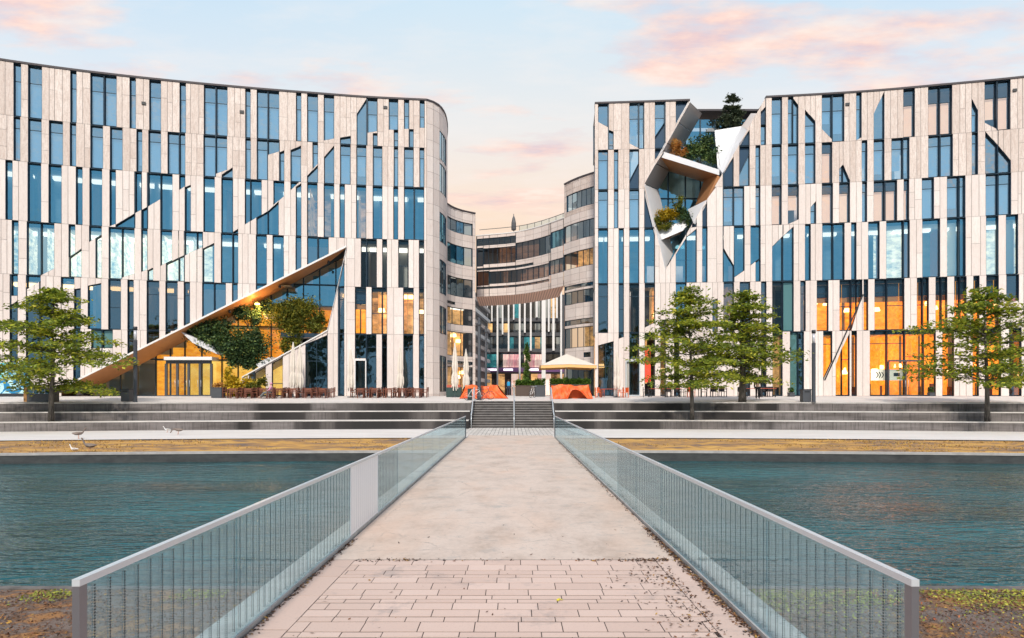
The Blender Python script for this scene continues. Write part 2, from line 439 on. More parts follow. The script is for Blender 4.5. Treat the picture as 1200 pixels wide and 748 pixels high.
L6 = [(11.5, 20.5, None, 428, 'd'), (30.5, 46, None, 428, 'd'), (47, 62.5, None, 428, 'd'), (86, 94, None, 446, 'd'), (107, 119, None, 408, 'g'), (120, 132, None, 408, 'g'),
      (149.5, 156.5, None, (416.5, 413), 'd'), (172, 186.5, None, bx_(172, 186.5), 'd'), (194, 199, None, bx_(194, 199), 'd'),
      (292, 297.5, (438, 435.5), None, 'd'), (298.5, 311.3, (437, 429.5), None, 'o'), (318.7, 331.3, (425.5, 419), None, 'o'), (358, 383.3, (403.5, 393), None, 'd', 2),
      (397.6, 403.4, None, None, 'd'), (416, 429, None, 420, 'd'), (416, 429, 422, None, 'o'), (429.6, 441, None, None, 'd'), (447.6, 453.5, None, None, 'o'), (472.6, 484, None, None, 'd'),
      (491, 497, None, None, 'd'), (-40, -20, None, None, 'd'), (-90, -70, None, None, 'd')]
LL = [L1, L2, L3, L4, L5, L6]
KD = ['b', 'b', 't', 't', 't', 'd']
# the slash cut into the lower facade
low_edge = catmull([(284, 443), (330, 418.8), (357, 404.5), (378, 391.5)])
def hole_bot(u):
    if u < 284: return -.2
    if u <= 378: return zl(u, 443 - (u - 284) * .548)
    if u <= 384: return zl(u, 391.5 - (u - 378) * .6)
    if u <= 396: return zl(u, 388 - (u - 384) * 4.25)
    return zl(u, 337 - (u - 396) * 4.35)
holesL = [(a, b, (lambda u: zl(u, beam(u))), hole_bot) for a, b in ((72, 130), (130, 200), (200, 284), (284, 330), (330, 378), (378, 384), (384, 396), (396, 406.3))]

left = empty('office_building', PL(250)[0:2] + (2.27,), label='left curved stone office building with a wooden-lined diagonal slash above its lit glass entrance', cat='building')
fl = Facade(PL, left)
rs = random.Random(5)
for i in range(6):
    its = items(LL[i], RL[i], RL[i + 1], zl, KD[i])
    fl.row(RL[i], RL[i + 1], its, holesL if i >= 3 else (), -165, 500, 'stone_top' if i < 2 else 'stone', 8., rnd=rs)

# rounded corner and the lower wing behind it
class Path:
    def __init__(s, pts, smooth=True):
        acc = [0]
        for a, b in zip(pts, pts[1:]): acc.append(acc[-1] + math.dist(a, b))
        s.fx = catmull([(q, p[0]) for q, p in zip(acc, pts)]); s.fy = catmull([(q, p[1]) for q, p in zip(acc, pts)]); s.len = acc[-1]; s.acc = acc
    def __call__(s, u): return (s.fx(u), s.fy(u))
pc = Path([(-7.76, 62.1), (-7.15, 62.65), (-6.7, 63.5), (-6.42, 65), (-6.38, 66.8), (-6.52, 69), (-6.9, 72)])
fc = Facade(pc, left, .2, .05)
CW = [(155.6, 188), (193, 226), (250, 284), (305, 344), (359, 391), (417, 459)]
its = []
for i, (a, b) in enumerate(CW):
    zt_, zb_ = (HOR - a) / F * 64, (HOR - b) / F * 64
    its.append((1.7, 4.3, zt_, zt_, zb_, zb_, 'sstddd'[i] if i < 2 else ('t' if i == 2 else 'd'), 4))
fc.row(ROOF, -.17, its, (), 0, pc.len, 'stone', 1.1, course=1.45, rnd=rs)
pw = Path([(-6.5, 67.7), (-5.95, 69.2), (-5.05, 70.5), (-3.84, 71.5)])
fw = Facade(pw, left, .2, .12)
W6 = [(17.75, 16.5), (15.2, 13.3), (11.9, 10.0), (8.8, 7.1), (6.35, 3.9), (2.8, -.1)]
its = [(.15, pw.len - .35, a, a, b, b, 'stdooo'[i], 4 if i < 3 else 3) for i, (a, b) in enumerate(W6)]
its += [(.15, 1.9, 9.35, 9.35, 9.1, 9.1, 'd', 1), (.15, pw.len - .35, 3.35, 3.35, 3.05, 3.05, 'd', 1)]
fw.row(18.85, -.17, its, (), 0, pw.len, 'stone', 1.1, course=.72, rnd=rs)
WL = fw.wall
for d_, z0, z1 in ((0, -.17, 18.85),):       # the wing's end wall
    WL.face([Vector((-3.84, 71.5, z0 + CAMZ)), Vector((-4.15, 76, z0 + CAMZ)), Vector((-4.15, 76, z1 + CAMZ)), Vector((-3.84, 71.5, z1 + CAMZ))], 'stone', .4)

def coping(path, us, z, name, parent, mn='coping', h=.16, out=.06):
    m = MB(); f = Facade(path, None, (us[-1] - us[0]) / 100)
    for a, b in zip(us, us[1:]):
        m.hexa([f.pt(a, z + h, out), f.pt(a, z, out), f.pt(b, z, out), f.pt(b, z + h, out)],
               [f.pt(a, z + h, -.5), f.pt(a, z, -.5), f.pt(b, z, -.5), f.pt(b, z + h, -.5)], mn)
    return m.build(name, parent)
lin = lambda a, b, n: [a + (b - a) * i / n for i in range(n + 1)]
coping(PL, lin(-165, 500, 60), ROOF, 'roof_coping', left)
coping(pc, lin(0, pc.len, 14), ROOF, 'roof_coping', left)
coping(pw, lin(0, pw.len, 8), 18.85, 'roof_coping', left)
# roof and back walls
m = MB()
front = [PL(u) for u in lin(-165, 500, 30)] + [pc(u) for u in lin(.4, pc.len, 8)]
base = [(x, y) for x, y in front]
poly = [Vector((x, y + .4, ROOF - .1 + CAMZ)) for x, y in base] + [Vector((-20, 84, ROOF - .1 + CAMZ)), Vector((-55, 72, ROOF - .1 + CAMZ))]
m.face(poly, 'dkgrey')
m.face([Vector((*pw(u), 18.7 + CAMZ)) for u in lin(0, pw.len, 6)] + [Vector((-4.15, 76, 18.7 + CAMZ)), Vector((-10, 76, 18.7 + CAMZ))], 'dkgrey')
P0 = PL(-165)
for (a, b) in (((P0[0], P0[1]), (-55, 72)), ((-55, 72), (-20, 84)), ((-20, 84), (-6.9, 72))):
    m.face([Vector((*a, 2.2)), Vector((*b, 2.2)), Vector((*b, ROOF + CAMZ)), Vector((*a, ROOF + CAMZ))], 'stone', .5)
m.build('roof', left)

# ---- rooms behind the glass
u_ok = True
def rooms(name, parent, P, us, levels, depth, wallmats, holes=None, lights=True, seed=1, light_rows=(2, 3, 4)):
    rr = random.Random(seed); m = MB(); f = Facade(P, None, (us[-1] - us[0]) / 200)
    for i in range(len(levels) - 1):
        zt, zb = levels[i] - .35, levels[i + 1] + .05
        for a, b in zip(us, us[1:]):
            if holes and holes((a + b) / 2, (zt + zb) / 2): continue
            wm = wallmats(i, (a + b) / 2, rr)
            d = -depth * (rr.choice([.55, 1, 1]) if depth > 3 and i > 0 else 1)
            m.face([f.pt(a, zt, d), f.pt(a, zb, d), f.pt(b, zb, d), f.pt(b, zt, d)], wm, rr.random())
            m.face([f.pt(a, zt, -.5), f.pt(a, zt, d), f.pt(b, zt, d), f.pt(b, zt, -.5)], 'room_ceiling', .6)
            m.face([f.pt(b, zb, -.5), f.pt(b, zb, d), f.pt(a, zb, d), f.pt(a, zb, -.5)], 'room_floor', .4)
            m.face([f.pt(a, zt, -.42), f.pt(a, zt + .4, -.42), f.pt(b, zt + .4, -.42), f.pt(b, zt, -.42)], 'frame')
            if wm == 'lit_amber' and i == 4:      # navy strip painted as dark pane reflection; beam over the amber hall
                m.face([f.pt(a, zt, -.7), f.pt(a, zt - 1.15, -.7), f.pt(b, zt - 1.15, -.7), f.pt(b, zt, -.7)], 'navy')
                m.face([f.pt(a, zt - 1.15, -.75), f.pt(a, zt - 1.6, -.75), f.pt(b, zt - 1.6, -.75), f.pt(b, zt - 1.15, -.75)], 'copper', .1)
            if wm in ('lit_amber', 'lit_warm') and i in (4, 5) and rr.random() < .55:   # pendant shades
                cc = f.pt(a + (b - a) * rr.uniform(.2, .8), zb + rr.uniform(1.6, 2.6), -rr.uniform(1.2, 2.4)); m.lathe(cc, [(.30, 0), (.34, .05), (.26, .34), (.05, .36)], 'lamp_warm', 10)
            if i == 5 and wm.startswith('lit') and u_ok:
                for _ in range(rr.choice([1, 2])):
                    c0 = a + (b - a) * rr.uniform(0, .6); c1 = c0 + (b - a) * rr.uniform(.2, .4); hh_ = rr.uniform(.7, 1.3); dd = -rr.uniform(1.4, 3)
                    m.hexa([f.pt(c0, zb + hh_, dd), f.pt(c0, zb, dd), f.pt(c1, zb, dd), f.pt(c1, zb + hh_, dd)], [f.pt(c0, zb + hh_, dd - .5), f.pt(c0, zb, dd - .5), f.pt(c1, zb, dd - .5), f.pt(c1, zb + hh_, dd - .5)], rr.choice(['brown_dark', 'black', 'brown_dark']))
            if rr.random() < .5: m.face([f.pt(a, zt, -.6), f.pt(a, zb, -.6), f.pt(a, zb, d), f.pt(a, zt, d)], wm if wm.startswith('lit') else 'room_side', .5)
            if lights and i in light_rows and math.sin(us.index(a) * 1.3 + i * 2.2 + seed) > -.55:
                q = 0; w = 1; d2 = -2.0
                A, B_ = a + (b - a) * q, a + (b - a) * w
                m.hexa([f.pt(A, zt - .05, d2), f.pt(A, zt - .27, d2), f.pt(B_, zt - .27, d2), f.pt(B_, zt - .05, d2)],
                       [f.pt(A, zt - .05, d2 - .5), f.pt(A, zt - .32, d2 - .5), f.pt(B_, zt - .32, d2 - .5), f.pt(B_, zt - .05, d2 - .5)], 'lamp_cool' if i < 4 else 'lamp_warm')
    return m.build(name, parent)
M['brown_dark'] = mat('dark_brown_wood', (.10, .035, .012), .6)
M['room_ceiling'] = mat('room_ceiling', (.5, .5, .5), .9)
M['room_floor'] = mat('room_floor', (.2, .18, .16), .8)
M['room_side'] = mat('room_side', (.45, .43, .4), .9)
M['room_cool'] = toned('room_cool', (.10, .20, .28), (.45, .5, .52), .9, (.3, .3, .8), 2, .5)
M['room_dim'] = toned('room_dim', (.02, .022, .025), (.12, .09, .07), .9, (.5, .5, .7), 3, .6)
M['lamp_cool'] = mat('lamp_cool', (1, 1, 1), .5, emit=(1, .93, .80), estr=1.7)
M['lamp_warm'] = mat('lamp_warm', (1, .8, .5), .5, emit=(1, .62, .25), estr=4.5)
def lit(name, c0, c1, e, scale=(1, 1, 1), ns=2.):
    m = mat(name, c0, .8); N = NT(m)
    n = N.noise(N.coords(scale), ns, 4, .7)
    c = N.ramp(N.math('ADD', N.math('MULTIPLY', n, .9), N.math('MULTIPLY', N.attr(), .25)), [(.35, c0), (.75, c1)])
    N.col(c); N.l(c, N.b.inputs['Emission Color']); N.b.inputs['Emission Strength'].default_value = e
    return m
M['lit_amber'] = lit('lit_amber_wall', (.60, .16, .012), (1., .44, .05), 1.05, (.7, .7, 1.6))
M['lit_warm'] = lit('lit_shop_wall', (.05, .025, .015), (.95, .52, .2), .75, (.6, .6, 1.2), 1.3)
M['lit_yellow'] = lit('lit_yellow_wall', (.80, .36, .04), (1., .66, .16), 1.0, (.5, .5, .5))
M['lit_office'] = lit('lit_office_wall', (.05, .18, .26), (1., .86, .62), 1.5, (.6, .6, 1.4), 1.8)
def wm_left(i, u, rr):
    if i < 2: return 'room_cool'
    if i == 2: return rr.choice(['room_cool'] * 4 + ['lit_warm'] if 330 < u < 440 else ['room_cool'])
    if i == 3: return ('lit_office' if u < 240 and rr.random() < .85 else 'room_cool') if u < 410 else rr.choice(['room_dim', 'room_side'])
    if i == 4: return 'room_dim' if u < 410 else rr.choice(['lit_warm', 'lit_warm', 'lit_amber'])
    return 'room_dim' if not (290 < u < 335) else 'lit_yellow'
inhole = lambda u, z: 72 < u < 408 and z < zl(u, beam(u)) + 1.2 and z > (hole_bot(u) - 1 if u > 284 else -9)
rooms('room_interior', left, PL, lin(-165, 500, 58), RL, 4.6, wm_left, inhole, seed=3)
rooms('room_interior', left, pw, lin(0.1, pw.len - .05, 5), [18.4, 16.2, 12.9, 9.6, 6.8, 3.6, -.17], 2.2, lambda i, u, rr: 'lit_warm' if i > 2 else 'room_dim', seed=4)
rooms('room_interior', left, pc, lin(1.4, 5.5, 3), [24.8, 20.8, 17, 12.6, 8.4, 3.7, -.17], 1.2, lambda i, u, rr: 'room_cool' if i < 2 else 'room_dim', lights=False, seed=5)

# ---- the slash: soffit beam, side cheeks, curtain wall behind
m = MB(); B4 = 3.6
q = lambda u, y, d=0.: Vector((PL(u)[0], PL(u)[1] + d, (HOR - y) / F * YL(u) + CAMZ))
us = [62, 100, 140, 180, 220, 260, 300, 340, 380, 406.5]
for a, b in zip(us, us[1:]):
    m.hexa([q(a, beam(a), -.25), q(b, beam(b), -.25), q(b, beam(b) + 2.2, -.25), q(a, beam(a) + 2.2, -.25)],
           [q(a, beam(a), .02), q(b, beam(b), .02), q(b, beam(b) + 2.2, .02), q(a, beam(a) + 2.2, .02)], 'coping2', .5)
m.build('slash_edge_trim', left)
m = MB()
for a, b in zip(us, us[1:]):
    k0, k1 = ((406.5 - a) / 340) ** .35, ((406.5 - b) / 340) ** .35
    m.face([q(a, beam(a) + 2.2, -.2), q(b, beam(b) + 2.2, -.2), q(b, beam(b) + 2.2 + 5 * k1, 3.0 * k1), q(a, beam(a) + 2.2 + 5 * k0, 3.0 * k0)], 'copper', rs.random())
    m.face([q(a, beam(a) + 2.2 + 5 * k0, 3.0 * k0), q(b, beam(b) + 2.2 + 5 * k1, 3.0 * k1), q(b, beam(b) - 4, 3.8), q(a, beam(a) - 4, 3.8)], 'black')
m.build('slash_soffit', left)
m = MB()
for (u0, y0), (u1, y1) in (((284, 443), (378, 391.5)), ((378, 391.5), (384, 388)), ((384, 388), (396, 337)), ((396, 337), (406.3, 291))):
    m.face([q(u0, y0), q(u1, y1), q(u1, y1, B4), q(u0, y0, B4)], 'coping2', .4)
    m.hexa([q(u0, y0, -.12), q(u1, y1, -.12), q(u1, y1 - 1.5, -.12), q(u0, y0 - 1.5, -.12)], [q(u0, y0, .05), q(u1, y1, .05), q(u1, y1 - 1.5, .05), q(u0, y0 - 1.5, .05)], 'coping2')
m.build('slash_parapet', left)
# curtain wall 3.4 m back: amber below, blue above
gm_, fm_ = MB(), MB(); rm = MB()
mull = [76, 96, 116, 137, 160, 178, 196, 217, 242, 262, 282, 303, 323, 343, 363, 383, 403]
rowsY = [2.27 - CAMZ, 3.1, 6.2, 8.2, 10.2, 12.6]
for a, b in zip(mull, mull[1:]):
    topz = min(zl(a, beam(a)), zl(b, beam(b)))
    for z0, z1 in zip(rowsY, rowsY[1:]):
        if z0 > max(zl(a, beam(a)), zl(b, beam(b))): continue
        A = lambda u, z, d: Vector((PL(u)[0], PL(u)[1] + 3.2 + d, z + CAMZ))
        zz1 = min(z1, max(zl(a, beam(a)), zl(b, beam(b))))
        gm_.face([A(a, zz1, 0), A(a, z0, 0), A(b, z0, 0), A(b, zz1, 0)], 'g_teal' if z0 > 8 else 'g_shop')
        for (x0, x1, y0, y1) in ((a - .6, a + .6, z0, zz1), (a, b, z0 - .06, z0 + .06)):
            fm_.hexa([A(x0, y1, -.12), A(x0, y0, -.12), A(x1, y0, -.12), A(x1, y1, -.12)], [A(x0, y1, .06), A(x0, y0, .06), A(x1, y0, .06), A(x1, y1, .06)], 'frame')
        lm = 'lit_yellow' if z0 < 3 and a > 172 else 'lit_amber' if z0 < 3 and a > 150 else 'lit_amber' if z0 < 8 and a > 135 else 'room_side' if z0 < 3 else 'room_cool'
        rm.face([A(a, zz1, 3), A(a, z0, 3), A(b, z0, 3), A(b, zz1, 3)], lm, rs.random())
        if z0 > 0: rm.face([A(a, z0, .1), A(a, z0, 3), A(b, z0, 3), A(b, z0, .1)], 'room_ceiling', rs.random())
cw = fm_.build('curtain_wall_frame', left); gm_.build('pane', cw); rm.build('room_interior', left)
# entrance doors in the slash
def door_set(parent, px0, px1, ytop, Yd, n, fm, name='entrance_door', pm='g_shop'):
    A = at(px0, ytop, Yd); B = at(px1, ytop, Yd); z0 = plaza_z(A.x, Yd) + .02; z1 = A.z
    f = MB(); g = MB(); t = .09 if n < 3 else .2
    f.bx(A.x, B.x, Yd - .12, Yd + .06, z1 - t * 1.6, z1, fm)
    for i in range(n + 1):
        x = A.x + (B.x - A.x) * i / n; f.bx(x - t / 2, x + t / 2, Yd - .11, Yd + .05, z0, z1 - t * 1.6, fm)
    f.bx(A.x, B.x, Yd - .1, Yd + .04, z0, z0 + .09, fm)
    g.face([(A.x, Yd, z0), (B.x, Yd, z0), (B.x, Yd, z1), (A.x, Yd, z1)], pm)
    o = f.build(name, parent); g.build('pane', o); h = MB()
    for i in range(1, n):
        x = A.x + (B.x - A.x) * i / n
        for s_ in (-.14, .14): h.tube([(x + s_, Yd - .2, z0 + .8), (x + s_, Yd - .2, z0 + 1.4)], .015, 'steel', 6)
    if n > 1: h.build('handle', o)
    return o
door_set(left, 195, 248, 422, 59.6, 4, 'dkgrey')
m = MB(); A = at(194, 419.5, 59.4); B = at(250, 419.5, 59.4); m.bx(A.x, B.x, 59.1, 60.5, A.z - .2, A.z + .08, 'coping2'); m.build('door_canopy', left)
door_set(left, 416.2, 428.8, 421, YL(422) - .05, 1, 'coping2')
# security cameras / vents on the top row
for vx in (168.5, 283.5, 451.5):
    v = MB(); f = Facade(PL, None); z = ROOF - 2.1 if vx < 400 else ROOF - .8
    v.hexa([f.pt(vx - 2.4, z + .12, .1), f.pt(vx - 2.4, z - .1, .1), f.pt(vx + 2.4, z - .1, .1), f.pt(vx + 2.4, z + .12, .1)], [f.pt(vx - 2.4, z + .12), f.pt(vx - 2.4, z - .1), f.pt(vx + 2.4, z - .1), f.pt(vx + 2.4, z + .12)], 'black')
    v.build('roof_spout', left)
for px in (266, 325, 383):
    m = MB(); c = q(px, beam(px) + 6, .6); m.lathe(c - Vector((0, 0, .15)), [(.05, 0), (.12, .03), (.12, .2), (.03, .3)], 'black', 8)
    m.build('spotlight', left)
m = MB(); c = q(297, beam(297) + 12, .9); m.lathe(c, [(.02, -.08), (.20, -.05), (.20, .05), (.02, .06)], 'lamp_soffit', 12); 
M['lamp_soffit'] = mat('lamp_soffit', (1, .8, .5), .5, emit=(1, .55, .18), estr=14)
m.build('soffit_lamp', left)
ll = bpy.data.lights.new('soffit_light', 'POINT'); ll.energy = 260; ll.color = (1, .58, .22); ll.shadow_soft_size = .25
lo = bpy.data.objects.new('soffit_light', ll); COL.objects.link(lo); lo.location = q(300, beam(300) + 22, .5)
finish([fl, fc, fw], left)
# ------------------------------------------------------------ right office building
YR = catmull([(697, 62.8), (783, 62.3), (897, 61.5), (1010, 60.4), (1115, 58.9), (1200, 57.6), (1290, 55.8), (1380, 53.8)])
PR = lambda u: ((u - 600) / F * YR(u), YR(u))
zr = zy(YR)
RR = [ROOF, 22.45, 18.8, 15.22, 10.15, 5.62, -.17]
R1 = [(701, 712.5, None, (143, 149)), (713.5, 719, (152.5, 154.5)), (737.5, 748.3, None, (168, 173.5)), (749.2, 754.5), (767.5, 779, None, (160, 143)), (767.5, 779, (160.6, 143.6), None, 'n'),
      (792, 807, None, (146, 121.5), 'n'), (891.6, 897.6, (131, 125), (146, 146), 'n'), (891.6, 897.6, (146.5, 146.5)), (904.5, 916.4), (923.5, 929.5), (929.7, 935.5, (116, 123)), (943.5, 955.5, (129, 142)),
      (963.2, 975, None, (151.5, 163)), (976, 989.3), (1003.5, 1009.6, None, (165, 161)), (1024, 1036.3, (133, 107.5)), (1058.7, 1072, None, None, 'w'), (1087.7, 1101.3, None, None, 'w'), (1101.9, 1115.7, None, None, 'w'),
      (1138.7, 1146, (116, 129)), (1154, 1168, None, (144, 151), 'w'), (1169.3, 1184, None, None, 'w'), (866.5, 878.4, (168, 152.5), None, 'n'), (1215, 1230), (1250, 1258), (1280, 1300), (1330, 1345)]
R2 = [(701, 712.5), (719.5, 724.5), (737.5, 748.8, None, (212, 190)), (737.5, 748.8, (212.5, 190.5), None, 'n'), (767.5, 778.5, None, (187, 177), 'n'), (848.5, 859.6, (201.5, 184), None, 'n'), (866.4, 878.4, None, (205, 180), 'n'), (866.4, 878.4, (205.6, 180.6), None), (885.5, 890.9),
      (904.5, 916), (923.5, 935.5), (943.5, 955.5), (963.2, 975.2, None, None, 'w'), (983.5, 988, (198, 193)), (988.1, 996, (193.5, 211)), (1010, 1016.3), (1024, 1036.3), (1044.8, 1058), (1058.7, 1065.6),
      (1088, 1101.6), (1102.5, 1116.5), (1139, 1146), (1154.7, 1169.3, (154, 170)), (1170, 1184.5, (171, 188)), (1210, 1225), (1245, 1260), (1300, 1312)]
R3 = [(701, 712.5), (719.5, 724.5), (737.5, 749), (755.8, 766.5, (224, 264), None, 'n'), (811, 816.4, (262, 256), None, 'n'), (823.2, 828.6, (244, 238), None, 'n'), (848, 859.8), (860.5, 872), (885.6, 891),
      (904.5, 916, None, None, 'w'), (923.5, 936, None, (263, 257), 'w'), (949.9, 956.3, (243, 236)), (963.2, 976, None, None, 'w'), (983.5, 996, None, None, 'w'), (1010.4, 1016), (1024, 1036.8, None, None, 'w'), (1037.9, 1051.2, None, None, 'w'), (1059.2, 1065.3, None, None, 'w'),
      (1080.5, 1094.4), (1109.9, 1124), (1124.8, 1131.2), (1155.2, 1169.6), (1170.4, 1184.8), (1205, 1220), (1260, 1275), (1320, 1335)]
R4 = [(701, 712.5), (725, 731), (737.5, 749), (755.5, 767.5), (792, 804.2, (298, 279)), (804.8, 816.4, (277.5, 268)), (823, 829), (848, 860, (291, 311)), (860.6, 872.5, None, (325, 317)),
      (879.6, 891, None, (311, 302.5)), (885.5, 891.3, (307.5, 303.5)), (905, 917.2, (289, 277)), (918, 930, (276.5, 265.5)), (943.5, 950), (963.7, 976), (976.8, 989.6), (997.6, 1003.5),
      (1017.6, 1030.7, None, None, 'l'), (1038.7, 1058.7, None, None, 'l'), (1059.5, 1066), (1081, 1101.6), (1109.9, 1124), (1124.8, 1131.5), (1155.7, 1170, None, None, 'l'), (1179, 1193), (1215, 1235), (1260, 1275), (1310, 1325)]
o_ = 'o'
R5 = [(701, 712.5, None, None, 'd'), (725, 731, None, None, 'd'), (737.5, 749, None, None, o_), (755.5, 767.5, None, (384, 378), o_), (774, 780, (378, 375), None, 'd'), (792, 804.5, None, None, 't'),
      (835, 841, (352, 350), None, 'd'), (848, 860, None, None, 'd'), (867, 879, None, None, 'd'), (892, 898, None, None, 'd'), (905, 917.3, None, None, o_), (918, 930, None, None, 'g'), (938, 944, None, None, 'd'),
      (957.3, 970.7, None, None, o_), (984, 997.3, None, None, o_), (998, 1004, None, (386, 367), o_), (1004, 1010.4, None, (367, 347), o_), (1012.2, 1017.3, None, None, o_), (1025, 1039.2, None, None, o_), (1040, 1059.7, None, None, o_),
      (1074.7, 1081.2, None, None, o_), (1082, 1088.3, None, None, o_), (1096.5, 1103, None, None, o_), (1103.8, 1110, None, None, o_), (1118.4, 1125, None, None, o_), (1125.8, 1132.5, None, None, o_), (1140.8, 1147.7, None, None, o_),
      (1156, 1170.3, None, None, o_), (1179.5, 1194, None, (356, 352), 'd'), (1215, 1235, None, None, o_), (1260, 1275, None, None, o_)]
R6 = [(701, 719, (405, 400), None, 'd', 2), (725, 731, None, (397, 395), 'd'), (737.5, 749, None, 421, 'd'), (738.5, 748.5, 423, None, o_), (755.5, 767.5, None, None, o_), (774, 780, None, None, 'd'), (790, 796, None, None, 'd'), (867, 879, None, None, 'd'),
      (892, 898, None, None, 'd'), (905.5, 917, None, None, o_), (925.9, 935.2, None, None, 'g'), (936, 942, None, None, 'd'), (964.8, 975.2, None, (446, 424), o_), (979.5, 987, (427, 407.5), None, o_), (987, 995.5, (407.5, 391), None, o_), (998, 1004, None, None, o_),
      (1019.5, 1039.3, None, None, o_), (1040.2, 1060, None, None, o_), (1061, 1082, None, None, o_), (1083, 1096.5, None, None, o_), (1104.5, 1118, None, None, o_), (1140, 1147, None, None, o_), (1156, 1173, None, None, o_), (1182.7, 1197, None, None, 'd'), (1220, 1240, None, None, o_)]
LR = [R1, R2, R3, R4, R5, R6]
nl = lambda u: 119.5 + (809 - u) * (216 - 119.5) / (809 - 755)        # left upper edge
nll = lambda u: 216 + (u - 755) * 4.0                                 # left lower edge
nr = lambda u: 316 - (u - 780) * (316 - 234.5) / 47.8 if u < 827.8 else 234.5 - (u - 827.8) * 1.64 if u < 847 else 203 - (u - 847) * 1.765
holesR = [(a, b, (lambda u: zr(u, nl(u)) if u < 808.8 else 99.), (lambda u: zr(u, nll(u) if u < 780 else nr(u)))) for a, b in ((755, 780), (780, 808.8), (808.8, 827.8), (827.8, 847), (847, 896.9))]
right = empty('office_building', PR(950)[0:2] + (2.27,), label='right curved stone office building with a planted zigzag roof notch and amber ground floor', cat='building')
fr_ = Facade(PR, right); rs = random.Random(9)
for i in range(6):
    its = items(LR[i], RR[i], RR[i + 1], zr, KD[i] if i != 2 else 'b')
    fr_.row(RR[i], RR[i + 1], its, holesR if i < 4 else (), 697, 1370, 'stone_top' if i < 2 else 'stone', 8., rnd=rs)
coping(PR, lin(697, 808.5, 14), ROOF, 'roof_coping', right)
coping(PR, lin(897.5, 1370, 40), ROOF, 'roof_coping', right)
m = MB()
P1 = Vector((*PR(697), 0)); e = Vector((8.55, 69.3, 0))
v = lambda p, z: Vector((p.x, p.y, z + CAMZ))
m.face([v(P1, -.2), v(e, -.2), v(e, ROOF), v(P1, ROOF)], 'stone', .5)
cr = lambda a, b: [Vector((*PR(u), 0)) for u in lin(a, b, 10)]
m.face([v(p + Vector((0, .3, 0)), ROOF - .1) for p in cr(697, 808)] + [Vector((17, 70, ROOF - .1 + CAMZ)), Vector((8.6, 70, ROOF - .1 + CAMZ))], 'dkgrey')
m.face([v(p + Vector((0, .3, 0)), ROOF - .1) for p in cr(898, 1370)] + [Vector((55, 76, ROOF - .1 + CAMZ)), Vector((23.5, 76, ROOF - .1 + CAMZ))], 'dkgrey')
Pe = PR(1370)
for a, b in (((55, 76), Pe), ((11., 90), (55, 76)), ((8.55, 69.3), (11., 90))):
    m.face([Vector((*a, 2.2)), Vector((*b, 2.2)), Vector((*b, ROOF + CAMZ - .2)), Vector((*a, ROOF + CAMZ - .2))], 'stone', .5)
m.build('roof', right)
def wm_right(i, u, rr):
    if i < 3: return 'room_cool'
    if i == 3: return 'lit_office' if u > 990 and rr.random() < .6 else 'room_cool'
    if u > 956: return 'lit_amber'
    return rr.choice(['room_dim', 'room_dim', 'lit_warm'])
inh = lambda u, z: z > 10.5 and 745 < u < 912 and z > zr(u, nll(u) if u < 780 else nr(u)) - 3.2
rooms('room_interior', right, PR, lin(697.5, 1370, 60), RR, 4.4, wm_right, inh, seed=8, light_rows=(3,))

# ---- the notch
m = MB()
def K(px, py, d): 
    Y = YR(px) + d; return at(px, py, Y)
BD = 4.2
def quad(mn, pts, name, th=.25, tone=.5):
    w = MB(); P_ = [K(*p) for p in pts]
    n = (P_[1] - P_[0]).cross(P_[2] - P_[0]).normalized()
    if n.y < 0: n = -n
    w.slab(P_, n * th, mn, tone); return w
def seam_panels(name, mn, a0, a1, b0, b1, n):
    """strip between the outer edge a0-a1 and the inner edge b0-b1 cut into n sheets"""
    w = MB()
    for i in range(n):
        t0, t1 = i / n + .004, (i + 1) / n - .004
        A0, A1, B0, B1 = [K(*p) for p in (a0, a1, b0, b1)]
        p = [A0.lerp(A1, t0), A0.lerp(A1, t1), B0.lerp(B1, t1), B0.lerp(B1, t0)]
        nn = (p[1] - p[0]).cross(p[2] - p[0]).normalized(); nn = nn if nn.y > 0 else -nn
        w.slab(p, nn * .2, mn, rs.random())
    return w.build(name, right)
seam_panels('notch_cheek', 'grey_panel', (809, 119.5, 0), (755, 216, 0), (823, 133, BD), (771.5, 222.5, BD * .85), 4)
seam_panels('notch_cheek', 'white_panel', (755, 216, 0), (780, 316, 0), (771.5, 222.5, BD * .85), (789, 297, BD * .6), 2)
quad('white_panel', [(837.5, 153, 1.2), (869, 148, 1.2), (876, 153, .02), (847, 203, .02), (841, 196, .6)], '').build('notch_cheek', right)
quad('stone', [(869, 148, 1.3), (876, 152.5, .1), (887, 133, .1), (880, 133, 2.)], '').build('notch_cheek', right)
quad('white_panel', [(806, 245.5, 1.6), (827.8, 234.5, 0), (812.5, 261.5, 0)], '').build('notch_cheek', right)
quad('copper', [(841, 206, .2), (827.8, 234.5, .05), (815, 240, 3.), (826, 208, 3.4)], '', tone=.1).build('notch_cheek', right)
# slab ledge carrying the upper garden
m = MB()
a, b, c_, d_ = K(778, 178, .25), K(843, 199, .25), K(843, 205.5, .25), K(775, 184.5, .25)
off = Vector((.6, 4.0, .15))
m.hexa([a, b, c_, d_], [a + off, b + off, c_ + off + Vector((0, 0, .2)), d_ + off + Vector((0, 0, .2))], 'white_panel', .6)
m.face([d_ + Vector((.03, .02, -.012)), c_ + Vector((-.03, .02, -.012)), c_ + off + Vector((0, 0, .18)), d_ + off + Vector((0, 0, .18))], 'copper', .4)
m.build('planter_ledge', right)
